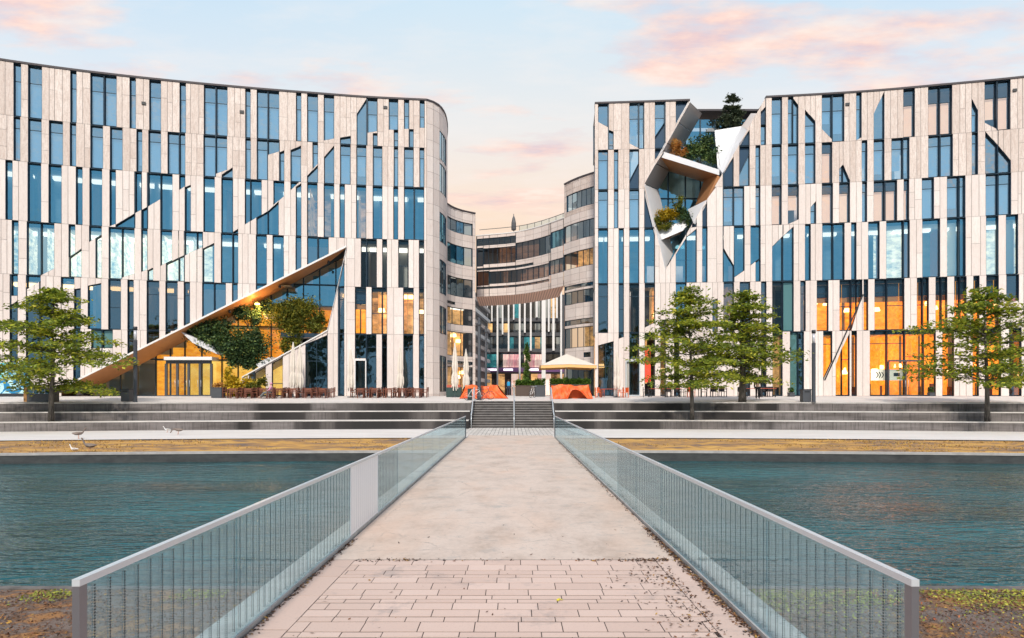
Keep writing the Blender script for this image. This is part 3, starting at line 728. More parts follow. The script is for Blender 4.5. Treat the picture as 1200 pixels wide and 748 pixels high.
# lower tilted planter box
m = MB()
pl = [K(772, 270, .8), K(803, 258, .6), K(806, 264, .5), K(800, 270.5, .5), K(775.6, 281, .6)]
m.slab(pl, (.3, 2.4, .3), 'white_panel', .5)
m.face([K(775.6, 281.2, .6), K(800, 270.7, .5), K(800, 270.7, .5) + Vector((.3, 2.4, .25)), K(775.6, 281.2, .6) + Vector((.3, 2.4, .25))], 'copper', .4)
m.build('planter_box', right)
# glass behind the notch
fm_, gm_, rm = MB(), MB(), MB(); Yb = 62.2 + BD
xs = [764, 783, 803, 820.5, 838, 856, 874, 892]
zs = [13.0, 16.0, 17.0, 19.0, 22.0, 24.2, 26.7]
for a, b in zip(xs, xs[1:]):
    xa, xb = (a - 600) / F * Yb, (b - 600) / F * Yb
    for z0, z1 in zip(zs, zs[1:]):
        z1w = min(z1, (HOR - 131.5) / F * Yb); Z0, Z1 = z0 + CAMZ, z1w + CAMZ
        gm_.face([(xa, Yb, Z1), (xa, Yb, Z0), (xb, Yb, Z0), (xb, Yb, Z1)], 'g_teal')
        fm_.bx(xa - .05, xa + .05, Yb - .14, Yb + .05, Z0, Z1, 'frame'); fm_.bx(xa, xb, Yb - .13, Yb + .04, Z0 - .04, Z0 + .04, 'frame')
        rm.face([(xa, Yb + 3, Z1), (xa, Yb + 3, Z0), (xb, Yb + 3, Z0), (xb, Yb + 3, Z1)], 'room_cool', rs.random())
xa, xb = (815 - 600) / F * Yb, (894 - 600) / F * Yb
zt = (HOR - 131.5) / F * Yb + CAMZ
fm_.bx(xa, xb, Yb - .3, Yb + 4, zt, zt + .18, 'coping')
cw = fm_.build('curtain_wall_frame', right); gm_.build('pane', cw); rm.build('room_interior', right)
# door surrounds
fq = Facade(PR, None)
def dline(u0, y0, u1, y1, w, mn, name):
    m = MB(); m.hexa([fq.pt(u0, zr(u0, y0), .03), fq.pt(u1, zr(u1, y1), .03), fq.pt(u1 + w, zr(u1 + w, y1), .03), fq.pt(u0 + w, zr(u0 + w, y0), .03)],
                     [fq.pt(u0, zr(u0, y0), .004), fq.pt(u1, zr(u1, y1), .004), fq.pt(u1 + w, zr(u1 + w, y1), .004), fq.pt(u0 + w, zr(u0 + w, y0), .004)], mn); m.build(name, right)
dline(965.5, 446, 1010.8, 345, 1.7, 'black', 'diagonal_bar')
M['red_lit'] = mat('red_lit_panel', (.8, .06, .03), .5, emit=(1, .09, .04), estr=.8)
m = MB(); m.hexa([fq.pt(756.5, zr(756.5, 407), -.9), fq.pt(756.5, zr(756.5, 448), -.9), fq.pt(764, zr(764, 448), -.9), fq.pt(764, zr(764, 407), -.9)],
                 [fq.pt(756.5, zr(756.5, 407), -.96), fq.pt(756.5, zr(756.5, 448), -.96), fq.pt(764, zr(764, 448), -.96), fq.pt(764, zr(764, 407), -.96)], 'red_lit'); m.build('shop_display', right)
door_set(right, 1041, 1081.5, 422, YR(1060) - .12, 2, 'dkgrey')
door_set(right, 733.5, 749.5, 422, YR(741) - .1, 1, 'steel')
for vx in (993, 1189):
    v_ = MB(); f = Facade(PR, None); z = ROOF - 1.0
    v_.hexa([f.pt(vx - 2.4, z + .12, .1), f.pt(vx - 2.4, z - .1, .1), f.pt(vx + 2.4, z - .1, .1), f.pt(vx + 2.4, z + .12, .1)], [f.pt(vx - 2.4, z + .12), f.pt(vx - 2.4, z - .1), f.pt(vx + 2.4, z - .1), f.pt(vx + 2.4, z + .12)], 'black')
    v_.build('roof_spout', right)
# white strips with dark arrows stuck inside the door glass
M['sticker'] = mat('white_sticker', (.85, .8, .7), .6, emit=(1, .85, .6), estr=.35)
for (x0, x1, y0, y1, arrows) in ((1020.5, 1038.5, 433, 446, 1), (1042.5, 1059, 433, 446, 0)):
    s_ = MB(); Y = YR(1040) + .42
    A, B = at(x0, y0, Y), at(x1, y1, Y)
    s_.bx(A.x, B.x, Y, Y + .01, B.z, A.z, 'sticker')
    o = s_.build('window_sticker', right); s_ = MB(); zc = (A.z + B.z) / 2
    if arrows:
        for k in range(3):
            x = A.x + (B.x - A.x) * (.42 + .17 * k); h = .26
            for sg in (1, -1):
                s_.slab([(x - .12, Y - .015, zc + sg * h), (x - .03, Y - .015, zc + sg * h), (x + .12, Y - .015, zc), (x + .03, Y - .015, zc)][::1], (0, .01, 0), 'black')
    else:
        s_.bx(A.x + .35, B.x - .35, Y - .02, Y - .01, zc - .12, zc + .18, 'black')
    s_.build('arrow_print', o)

# ------------------------------------------------------------ right wing and the curved bridge wing
YW = catmull([(545, 82.2), (558, 81.5), (604, 79.6), (629, 77.3), (645, 75.3), (654, 74.1), (661, 73.2), (669, 72), (680, 70.7), (697, 69.2), (708, 68.6)])
PW = lambda u: ((u - 600) / F * YW(u), YW(u))
f3 = Facade(PW, right, 1., .12); f4 = Facade(PW, right, 1., .12); f5 = Facade(PW, right, 1., .12)
def rib(a, b, zt, zb, k, n): return (a, b, zt, zt, zb, zb, k, n)
f3.row(22.4, 18.85, [rib(664, 697.5, 21.1, 19.35, 's', 6)], (), 661.3, 706, 'stone_top', 9, course=.6, rnd=rs)
its = [rib(559, 566, 17.4, 15.2, 'd', 1), rib(566.5, 604, 17.3, 15.4, 'd', 7), rib(604.5, 645, 17.6, 15.6, 'd', 6), rib(645.6, 660, 17.8, 16.0, 't', 3), rib(660.6, 697.5, 17.9, 16.1, 's', 5),
       rib(559, 604, 18.5, 17.65, 'd', 7),
       rib(559, 625, 15.0, 14.72, 'd', 9), rib(559, 573, 14.6, 12.9, 'o', 2), rib(573.5, 643, 14.5, 13.05, 'd', 11), rib(643.5, 660, 14.7, 13.15, 'd', 3), rib(660.6, 697.5, 14.9, 13.2, 'o', 5), rib(559, 643, 12.75, 12.5, 'd', 11)]
f4.row(18.85, 11.6, its, (), 558, 706, 'stone', 9, course=.7, rnd=rs)
its = [rib(662, 697.5, 11.45, 11.05, 'd', 2), rib(661.6, 697.5, 10.8, 9.45, 'd', 5), rib(662, 697.5, 7.8, 7.25, 'd', 2), rib(661.6, 697.5, 6.95, 4.85, 'o', 5), rib(684, 692, 4.3, 3.8, 'd', 1), rib(663, 697, 3.0, -.1, 'd', 5)]
f5.row(11.6, -.17, its, (), 661.3, 706, 'stone', 9, course=.9, rnd=rs)
coping(PW, lin(661.3, 706, 8), 22.4, 'roof_coping', right); coping(PW, lin(558, 661, 20), 18.85, 'roof_coping', right, 'coping2', .12)
m = MB()
su = lambda u, dy, z: Vector((PW(u)[0] + (600 - u) / F * 0, PW(u)[1] + dy, z + CAMZ))
back = 8.5
for a, b in zip(lin(558, 661.3, 16), lin(558, 661.3, 16)[1:]):     # slatted timber underside
    m.face([su(a, 0, 11.6), su(b, 0, 11.6), su(b, back, 11.6), su(a, back, 11.6)], 'slats', .5)
M['slats'] = mat('copper_slats', (.5, .25, .15), .5); N = NT(M['slats'])
wv = N.n('ShaderNodeTexWave', bands_direction='X'); N.l(N.coords((1, .35, 1)), wv.inputs['Vector']); wv.inputs['Scale'].default_value = 1.1
N.col(N.ramp(wv.outputs['Fac'], [(.15, (.55, .31, .22)), (.5, (.88, .58, .44))]))
m.build('bridge_soffit', right)
m = MB()
for a, b in zip(lin(558, 661.3, 10), lin(558, 661.3, 10)[1:]):
    m.face([su(a, .3, 18.7), su(b, .3, 18.7), su(b, back, 18.7), su(a, back, 18.7)], 'dkgrey')
    m.face([su(a, back, 11.6), su(b, back, 11.6), su(b, back, 18.85), su(a, back, 18.85)], 'stone')
for u, z0, z1 in ((558, 11.6, 18.85),): m.face([su(u, 0, z0), su(u, back, z0), su(u, back, z1), su(u, 0, z1)], 'stone', .4)
W1 = Vector((PW(661.3)[0], PW(661.3)[1], 0)); W2 = Vector((PW(661.3)[0] + .9, PW(661.3)[1] + 8.5, 0))
m.face([v(W1, -.2), v(W2, -.2), v(W2, 22.4), v(W1, 22.4)], 'stone', .45)
m.face([Vector((*PW(u), 22.3 + CAMZ)) for u in lin(661.3, 706, 8)] + [Vector((9.3, 82, 22.3 + CAMZ)), Vector((W2.x, W2.y, 22.3 + CAMZ))], 'dkgrey')
m.build('roof', right)
rooms('room_interior', right, PW, lin(662, 704, 4), [22.2, 18.9, 15.6, 12.6, 9.0, 4.4, -.17], 2.6, lambda i, u, rr: 'room_dim' if i in (3, 5) else 'lit_warm' if i > 1 else 'room_cool', seed=2)
M['bridge_glow'] = lit('bridge_reflection_glow', (.14, .07, .05), (.9, .42, .22), 1.0, (.5, .5, 2.), 1.3)  # glowing back wall stands in for amber reflections in the bridge glazing
rooms('room_interior', right, PW, lin(559, 661, 9), [18.6, 15.2, 12.3], 4.5, lambda i, u, rr: 'bridge_glow', seed=6, light_rows=())
# glass balustrade round the bridge roof
m = MB(); g = MB(); f = Facade(PW, None)
for a, b in zip(lin(604, 660, 7), lin(604, 660, 7)[1:]):
    g.face([f.pt(a, 19.75, -.9), f.pt(a, 18.95, -.9), f.pt(b, 18.95, -.9), f.pt(b, 19.75, -.9)], 'g_rail')
    for t in (a,): m.tube([f.pt(t, 18.9, -.9), f.pt(t, 19.8, -.9)], .03, 'dkgrey', 6)
m.tube([f.pt(u, 19.8, -.9) for u in lin(558, 660, 16)], .035, 'dkgrey', 6)
M['g_rail'] = glass('glass_rail', (.7, .8, .82), (.80, .90, .91), (.45, .6, .62), .03, .93, .0)
o = m.build('roof_railing', right); g.build('pane', o)
finish([fr_, f3, f4, f5], right)
# ------------------------------------------------------------ ground, water, terraces
def struct(name, m): return tag(m.build(name), kind='structure')
def gridsheet(mn, xs, rows, name):
    """rows: list of functions x -> (y, z)"""
    m = MB()
    for a, b in zip(xs, xs[1:]):
        for r0, r1 in zip(rows, rows[1:]):
            p = [Vector((x, *r(x))) for x, r in ((a, r0), (b, r0), (b, r1), (a, r1))]
            m.face(p, mn, .5, False)
    return struct(name, m)
def noisy(name, cols, scale, ns=1., rough=.85, bump=.3, bscale=None, det=8):
    m = mat(name, cols[0][1], rough); N = NT(m); v = N.coords(scale)
    n = N.noise(v, ns, det, .68); N.col(N.ramp(n, cols))
    N.bump(N.noise(N.coords((1, 1, 1)), bscale or 20, 5, .7), bump, .03); return m
M['plaza'] = noisy('plaza_slabs', [(.3, (.62, .565, .525)), (.7, (.75, .70, .66))], (.4, .8, 1), .8, bump=.1)
M['path'] = noisy('path_concrete', [(.3, (.64, .59, .55)), (.7, (.75, .71, .675))], (.3, .9, 1), .8, bump=.1)
M['bank'] = noisy('dry_bank', [(.36, (.15, .11, .09)), (.47, (.32, .18, .075)), (.55, (.52, .28, .07)), (.66, (.62, .37, .10)), (.74, (.22, .13, .07))], (.35, .8, 1), .8, bump=.8, bscale=7)
M['gravel'] = noisy('near_bank_soil', [(.32, (.10, .085, .08)), (.44, (.24, .18, .15)), (.52, (.16, .10, .07)), (.6, (.42, .20, .07)), (.72, (.30, .13, .035))], (1, 1, 1), 2.2, bump=1., bscale=40, det=12)
M['bed'] = mat('pond_bed', (.03, .05, .05), 1)
M['kerb'] = noisy('stone_kerb', [(.3, (.30, .28, .27)), (.7, (.48, .46, .44))], (1, 1, 1), 2, bump=.2)
M['kerb_dim'] = noisy('mossy_kerb', [(.3, (.06, .055, .05)), (.6, (.17, .15, .14)), (.75, (.10, .10, .05))], (1, 1, 1), 3)
M['quay'] = noisy('dark_quay_stone', [(.3, (.030, .032, .035)), (.7, (.07, .075, .075))], (.8, .8, 2), 2, bump=.2)
# riser: dark stained concrete near the stairs, grey away from them, vertical weeping
def riser_mat(name):
    m = mat(name, (.2, .2, .2), .8); N = NT(m)
    pan = N.noise(N.coords((.22, .22, .0)), 1.2, 3, .55)
    st = N.noise(N.coords((5, 5, .35)), 1.5, 6, .75)
    big = N.noise(N.coords((.25, .25, 2.2)), .9, 4)
    gray = N.ramp(big, [(.3, (.085, .073, .068)), (.6, (.19, .17, .165))])
    dark = N.ramp(pan, [(.40, (.016, .014, .013)), (.52, (.034, .029, .028)), (.56, (.085, .075, .07)), (.66, (.13, .115, .11))])
    sx = N.n('ShaderNodeSeparateXYZ'); tc = N.n('ShaderNodeTexCoord'); N.l(tc.outputs['Object'], sx.inputs[0])
    ax = N.math('ABSOLUTE', sx.outputs[0])
    k = N.ramp(N.math('ADD', N.math('MULTIPLY', ax, .05), N.math('MULTIPLY', N.math('SUBTRACT', pan, .5), 1.6)), [(.78, (0, 0, 0)), (.92, (1, 1, 1))])
    c = N.mix(k, dark, gray)
    c = N.mix(N.math('MULTIPLY', N.ramp(st, [(.48, (0, 0, 0)), (.7, (1, 1, 1))]), .7), c, (.02, .017, .016))
    N.col(c); N.bump(st, .2); return m
M['riser'] = riser_mat('weathered_riser')
M['nosing'] = noisy('pale_step_edge', [(.3, (.48, .45, .42)), (.7, (.68, .65, .62))], (.4, 3, 1), 1.)
M['tread'] = noisy('tread_soil', [(.35, (.40, .37, .34)), (.6, (.58, .54, .51)), (.75, (.30, .20, .12))], (.25, 1.5, 1), 1.)
SX0, SX1 = -3.05, 3.12
xsl = [-400, -200, -120] + lin(-60, SX0, 40); xsr = lin(SX1, 60, 40) + [120, 200, 400]
T = [(48.0, 0., .63), (49.5, .63, 1.24), (51.0, 1.24, 1.85)]
off = lambda x: -.0033 * arc(x)
for side, xs in (('l', xsl), ('r', xsr)):
    m = MB()
    for i, (y, z0, z1) in enumerate(T):
        yn = T[i + 1][0] if i < 2 else None
        for a, b in zip(xs, xs[1:]):
            ya, yb = y + off(a), y + off(b)
            m.face([(a, ya, z0), (b, yb, z0), (b, yb, z1 - .07), (a, ya, z1 - .07)], 'riser')
            m.hexa([Vector((a, ya - .04, z1)), Vector((b, yb - .04, z1)), Vector((b, yb - .04, z1 - .07)), Vector((a, ya - .04, z1 - .07))],
                   [Vector((a, ya + .35, z1)), Vector((b, yb + .35, z1)), Vector((b, yb + .35, z1 - .07)), Vector((a, ya + .35, z1 - .07))], 'nosing')
            if yn: m.face([(a, ya + .35, z1 - .012), (b, yb + .35, z1 - .012), (b, yn + off(b), z1 - .012), (a, yn + off(a), z1 - .012)], 'tread')
    x = xs[-1] if side == 'l' else xs[0]      # cheek towards the stairs
    m.face([(x, 48, 0), (x, 53, 0), (x, 53, 1.85), (x, 51, 1.85), (x, 51, 1.24), (x, 49.5, 1.24), (x, 49.5, .63), (x, 48, .63)], 'riser')
    struct('terrace_steps', m)
# stairs: 11 risers
m = MB(); nR = 11; y0s, yd, rh = 49.3, .32, 1.92 / 11
M['stair_dark'] = noisy('stair_riser', [(.3, (.04, .036, .035)), (.7, (.10, .09, .085))], (1, 1, 1), 2); M['stair_light'] = noisy('stair_tread', [(.3, (.30, .28, .27)), (.7, (.48, .45, .43))], (1, 1, 1), 2)
for i in range(nR):
    y = y0s + yd * i; z = rh * i
    m.face([(SX0, y, z), (SX1, y, z), (SX1, y, z + rh - .045), (SX0, y, z + rh - .045)], 'stair_dark')
    m.bx(SX0, SX1, y - .03, y + .02, z + rh - .03, z + rh, 'stair_light'); m.bx(SX0, SX1, y + .02, y + yd + .01, z + rh - .045, z + rh - .002, 'stair_dark')
struct('stairs', m)
# plaza (sloping gently up to the facades, flat behind)
m = MB()
def strip(xs, y0f):
    for a, b in zip(xs, xs[1:]):
        rows = [lambda x: (y0f(x), plaza_z(x, y0f(x))), lambda x: (facY(x) + .0, 2.27), lambda x: (facY(x) + 80, 2.27), lambda x: (900, 2.27)]
        for r0, r1 in zip(rows, rows[1:]):
            m.face([Vector((x, *r(x))) for x, r in ((a, r0), (b, r0), (b, r1), (a, r1))], 'plaza')
strip([-400, -200, -120] + lin(-60, SX0, 30), lambda x: edgeY(x) + .3)
strip([SX0, 0, SX1], lambda x: y0s + nR * yd)
strip(lin(SX1, 60, 30) + [120, 200, 400], lambda x: edgeY(x) + .3)
struct('plaza', m)

xs = [-400, -200, -120] + lin(-60, 60, 50) + [120, 200, 400]
gridsheet('path', xs, [lambda x: (38.4 + off(x), 0), lambda x: (48.02 + off(x), 0)], 'path')
rb = random.Random(3)
m = MB(); xb = [-400, -200, -120] + lin(-60, 60, 260) + [120, 200, 400]
ys = lin(0, 1, 14)
hh = {(i, j): (rb.uniform(-.05, .05) if 0 < j < 14 else 0) for i in range(len(xb)) for j in range(15)}
for i in range(len(xb) - 1):
    for j in range(14):
        P_ = lambda a, b: Vector((xb[a], 29.62 + 8.78 * ys[b] + off(xb[a]), -.045 + hh[(a, b)]))
        if not (-2.9 < xb[i] and xb[i + 1] < 2.8): m.face([P_(i, j), P_(i + 1, j), P_(i + 1, j + 1), P_(i, j + 1)], 'bank', .5, True)
struct('far_bank', m)
m = MB()
for a, b in zip(xs, xs[1:]):
    ya, yb = 29.3 + off(a), 29.3 + off(b)
    m.hexa([Vector((a, ya, .02)), Vector((b, yb, .02)), Vector((b, yb, -.07)), Vector((a, ya, -.07))], [Vector((a, ya + .34, .02)), Vector((b, yb + .34, .02)), Vector((b, yb + .34, -.07)), Vector((a, ya + .34, -.07))], 'kerb')
    m.face([Vector((a, ya + .03, -1.2)), Vector((b, yb + .03, -1.2)), Vector((b, yb + .03, -.07)), Vector((a, ya + .03, -.07))], 'quay')
struct('quay_edge', m)
# water
WS, WD = 1.4, .21
wm = mat('pond_water', (.012, .085, .10), .02, spec=.5); N = NT(wm); N.b.inputs['IOR'].default_value = 1.36; N.b.inputs['Specular Tint'].default_value = (.34, .74, .92, 1)
n1 = N.noise(N.coords((1., 2.3, 1)), WS, 3, .55); n2 = N.noise(N.coords((.10, .22, 1)), 1., 3); n3 = N.noise(N.coords((1., 1.9, 1)), WS * 3.2, 2, .5)
gust = N.ramp(n2, [(.35, (.35, .35, .35)), (.65, (1, 1, 1))])
N.bump(N.math('MULTIPLY', N.math('ADD', n1, N.math('MULTIPLY', n3, .3)), gust), 1., WD)
N.col(N.ramp(n2, [(.32, (.004, .044, .048)), (.5, (.008, .078, .088)), (.68, (.022, .135, .150))]))
M['water'] = wm
m = MB(); m.face([(-400, 9.6, -.41), (400, 9.6, -.41), (400, 29.6, -.41), (-400, 29.6, -.41)], 'water'); struct('water', m)
m = MB(); m.face([(-900, -500, -1.3), (900, -500, -1.3), (900, 900, -1.3), (-900, 900, -1.3)], 'bed'); struct('pond_bed', m)
# near bank
m = MB(); xn = lin(-40, -2.9, 120); xr = lin(2.72, 40, 120)
rows = [-60, -10, -2, 1, 2.5, 4, 5, 6, 7, 7.8, 8.5, 9.1, 9.55]
zr_ = lambda y: -.12 if y < 5 else -.12 - .17 * min(1, (y - 5) / 4.4)
for xx in ([-400] + xn, xr + [400]):
    hh = {(i, j): rb.uniform(-.018, .018) for i in range(len(xx)) for j in range(len(rows))}
    for i in range(len(xx) - 1):
        for j in range(len(rows) - 1):
            P_ = lambda a, b: Vector((xx[a], rows[b], zr_(rows[b]) + hh[(a, b)]))
            m.face([P_(i, j), P_(i + 1, j), P_(i + 1, j + 1), P_(i, j + 1)], 'gravel', .5, True)
struct('near_bank', m)
m = MB()
for x0, x1 in ((-400, -2.95), (2.76, 400)):
    m.bx(x0, x1, 9.56, 9.70, -1.2, -.275, 'kerb_dim')
struct('near_kerb', m)

# ------------------------------------------------------------ footbridge
dz = lambda y: .12 * (40.4 - max(-8, min(40.4, y))) / 36 + .004
DL, DR = -2.575, 2.378
M['deck'] = None
dm = mat('deck_concrete', (.6, .56, .52), .75); N = NT(dm); v = N.coords((1, 1, 1))
a_ = N.noise(N.coords((.8, .5, 1)), 1.5, 9, .75); b_ = N.noise(v, 2.2, 9, .78); c_ = N.noise(v, 14., 5, .8)
c = N.ramp(a_, [(.34, (.47, .36, .29)), (.45, (.58, .46, .385)), (.58, (.655, .53, .45)), (.70, (.60, .44, .34))])
c = N.mix(N.ramp(b_, [(.54, (0, 0, 0)), (.68, (.8, .8, .8))]), c, (.40, .36, .33))
c = N.mix(N.ramp(b_, [(.27, (.5, .5, .5)), (.40, (0, 0, 0))]), c, (.66, .62, .575))
c = N.mix(N.ramp(c_, [(.58, (0, 0, 0)), (.70, (.6, .6, .6))]), c, (.27, .22, .19))
d_ = N.noise(N.coords((1.2, 3.5, 1)), 1.1, 10, .8); c = N.mix(N.ramp(d_, [(.60, (0, 0, 0)), (.68, (.75, .75, .75))]), c, (.30, .245, .21)); c = N.mix(N.ramp(N.noise(N.coords((.7, .25, 1)), .9, 3), [(.5, (0, 0, 0)), (.75, (.45, .45, .45))]), c, (.70, .44, .30))
vo = N.n('ShaderNodeTexVoronoi', feature='DISTANCE_TO_EDGE'); vo.inputs['Scale'].default_value = .45
wq = N.mix(.3, v, N.noise(v, 1.5, 5, .7, 'Color'), 'ADD'); N.l(wq, vo.inputs['Vector'])
ck = N.ramp(vo.outputs['Distance'], [(.0, (1, 1, 1)), (.006, (0, 0, 0))])
c = N.mix(N.math('MULTIPLY', ck, N.ramp(a_, [(.45, (0, 0, 0)), (.6, (.6, .6, .6))])), c, (.16, .13, .12))
N.col(c); N.bump(c_, .25, .006); M['deck'] = dm
pm = mat('pink_paver', (.6, .5, .46), .75); N = NT(pm); v = N.coords((1, 1, 1))
t1 = N.noise(v, 1.1, 7, .7); t2 = N.noise(v, 45., 4, .8)
c = N.mix(N.attr(), (.60, .435, .365), (.68, .505, .43))
c = N.mix(N.ramp(t2, [(.55, (0, 0, 0)), (.78, (.55, .55, .55))]), c, (.30, .22, .19))
c = N.mix(N.ramp(t1, [(.56, (0, 0, 0)), (.68, (.75, .75, .75))]), c, (.34, .28, .26))
N.col(c); N.bump(t2, .2, .004); M['paver'] = pm
M['pave_joint'] = mat('paver_joint', (.05, .035, .03), .95)
M['pale_paver'] = toned('pale_landing_paver', (.50, .46, .42), (.66, .62, .58), .8, ns=3, fine=.3)
M['curb'] = noisy('bridge_curb', [(.3, (.36, .34, .32)), (.6, (.55, .52, .49)), (.75, (.44, .41, .38))], (1, 1, 1), 3, bump=.2)
m = MB()
for y0, y1 in zip(lin(9.66, 40.4, 10), lin(9.66, 40.4, 10)[1:]):
    m.face([(DL, y0, dz(y0)), (DR, y0, dz(y0)), (DR, y1, dz(y1)), (DL, y1, dz(y1))], 'deck')
for s0, s1 in ((DL - .39, DL), (DR, DR + .39)):
    m.face([(s0, 9.5, -.5), (s1, 9.5, -.5), (s1, 40.4, -.5), (s0, 40.4, -.5)], 'quay')
struct('bridge_deck', m)
m = MB(); rp = random.Random(11)
m.face([(DL, -6, dz(-6) - .004), (DR, -6, dz(-6) - .004), (DR, 9.66, dz(9.66) - .004), (DL, 9.66, dz(9.66) - .004)], 'pave_joint')
y = 9.65; pat = [.29, .3, .21, .14, .25, .29, .24, .15, .14, .24, .24, .16, .3, .15, .27, .2]; k = 0
def pav(x0, x1, ya, yb, mn='paver', g=.005, zf=dz):
    if x1 - x0 < .04: return
    t = rp.random(); h = rp.uniform(-.0015, .0015)
    m.bx(x0 + g, x1 - g, ya + g * 2.4, yb - g * 2.4, zf(ya) - .03, zf(ya) + h, mn, t)
while y > -6:
    w = pat[k % len(pat)]; k += 1; x = DL + .36 - rp.uniform(0, .5); first = True
    while x < DR - .36:
        L = rp.choice([.44, .5, .56]) * (.8 if w < .18 else 1); x1 = min(x + L, DR - .36); pav(max(x, DL + .36), x1, y - w, y); x += L
    y -= w
for s0, s1 in ((DL, DL + .36), (DR - .36, DR)):
    y = 9.65
    while y > -6: L = rp.uniform(.8, 1.15); pav(s0, s1, y - L, y); y -= L
struct('paved_approach', m)
m = MB(); y = 49.28
m.face([(SX0 - 1.2, 40.42, .003), (SX1 + 1.2, 40.42, .003), (SX1 + .5, 49.28, .003), (SX0 - .5, 49.28, .003)], 'pave_joint')
while y > 40.5:
    x = SX0 - .3
    while x < SX1 + .3:
        pav(x, min(x + .25, SX1 + .3), max(40.42, y - .9), y, 'pale_paver', .012, lambda q: .014); x += .25
    y -= .9
struct('stair_landing', m)
m = MB()
for x0, x1 in ((DL - .40, DL - .022), (DR + .022, DR + .40)):
    for y0, y1 in zip(lin(-6, 38.6, 20), lin(-6, 38.6, 20)[1:]):
        g = .006
        a, b = [Vector((x, y, z)) for x, y, z in ((x0, y0 + g, dz(y0) + .045), (x1, y0 + g, dz(y0) + .045), (x1, y1 - g, dz(y1) + .045), (x0, y1 - g, dz(y1) + .045))], None
        m.hexa(a, [Vector((p.x, p.y, -.5)) for p in a], 'curb')
struct('bridge_kerb', m)
# balustrades
stm = mat('etched_stripe', (.05, .06, .065), .6); M['stripe'] = stm; M['stripe_pale'] = mat('etched_stripe_pale', (.8, .84, .87), .6)
M['g_bal'] = glass('glass_balustrade', (.82, .93, .97), (.86, .965, .985), (.40, .71, .84), .03, .89, .0)
fz = mat('frosted_glass', (.92, .95, .97), .35, emit=(1, 1, 1), estr=0); M['frost'] = fz
def balustrade(x, sgn, n_striped, frost, label):
    root = empty('glass_balustrade', (x, 4.08, dz(4.08)), label=label, cat='balustrade')
    top = lambda y: dz(y) + 1.212
    m = MB(); y0, y1 = 4.095, 38.5
    a = [Vector((x - .024, y0, top(y0))), Vector((x + .024, y0, top(y0))), Vector((x + .024, y1, top(y1))), Vector((x - .024, y1, top(y1)))]
    m.hexa(a, [p - Vector((0, 0, .042)) for p in a], 'steel'); m.build('handrail', root)
    m = MB(); m.bx(x - .022, x + .022, 4.095, 4.17, dz(4.3) - .6, top(4.3) - .043, 'post_metal'); m.build('post', root)
    m = MB(); m.bx(x - .03, x + .03, 38.44, 38.5, dz(38.5) + .03, top(38.5) - .043, 'dkgrey'); m.build('post', root)
    ys = lin(4.19, 38.42, 15)
    for i, (a0, a1) in enumerate(zip(ys, ys[1:])):
        g = .008; fr = frost == i
        m = MB(); A = [Vector((x, a0 + g, dz(a0) + .052)), Vector((x, a1 - g, dz(a1) + .052)), Vector((x, a1 - g, top(a1) - .05)), Vector((x, a0 + g, top(a0) - .05))]
        m.hexa([p + Vector((.006, 0, 0)) for p in A], [p - Vector((.006, 0, 0)) for p in A], 'frost' if fr else 'g_bal')
        o = m.build('glass_panel', root)
        if fr: o['label'] = 'frosted white panel'
        if i < n_striped:
            sm_ = 'stripe_pale' if fr else 'stripe'
            m = MB(); yy = a0 + .08
            while yy < a1 - .04:
                # rows of etched dots read as one dark line further off
                if i < 1:
                    z = dz(yy) + .10
                    while z < top(yy) - .07:
                        m.bx(x + .007, x + .010, yy - .006, yy + .006, z, z + .011, 'stripe'); m.bx(x - .010, x - .007, yy - .006, yy + .006, z, z + .011, 'stripe'); z += .019
                else:
                    for sx in (.0085, -.0085): m.bx(x + sx - .0012, x + sx + .0012, yy - .0035, yy + .0035, dz(yy) + .09, top(yy) - .06, sm_)
                yy += .165
            m.build('etched_lines', o)
    return root
M['post_metal'] = mat('post_metal', (.22, .22, .24), .4, .6)
balustrade(-2.617, -1, 5, 3, 'left glass balustrade of the footbridge with thin dark vertical lines and one white panel')
balustrade(2.42, 1, 5, None, 'right glass balustrade of the footbridge with thin dark vertical lines and a steel top rail')
# stair handrails
for x, lab in ((SX0 + .12, 'left steel handrail of the stairs up to the plaza'), (.15, 'steel handrail in the middle of the plaza stairs'), (SX1 - .1, 'right steel handrail of the stairs up to the plaza')):
    r = empty('stair_handrail', (x, 49.2, 0), label=lab, cat='handrail', group='handrails on the plaza stairs')
    m = MB(); zt = plaza_z(x, 53.4)
    m.tube([(x, 49.0, .95), (x, 49.3, 1.02), (x, 52.7, zt + .98), (x, 53.6, zt + 1.02)], .045, 'steel', 8); m.build('rail', r)
    for y in (49.05, 50.9, 53.5):
        z0 = 0 if y < 49.3 else (rh * int((y - 49.3) / yd + 1) if y < 52.8 else plaza_z(x, y)); zz = np.interp(y, [49, 49.3, 52.7, 53.6], [.95, 1.02, zt + .98, zt + 1.02])
        m = MB(); m.tube([(x, y, z0), (x, y, zz)], .028, 'steel', 8); m.build('post', r)
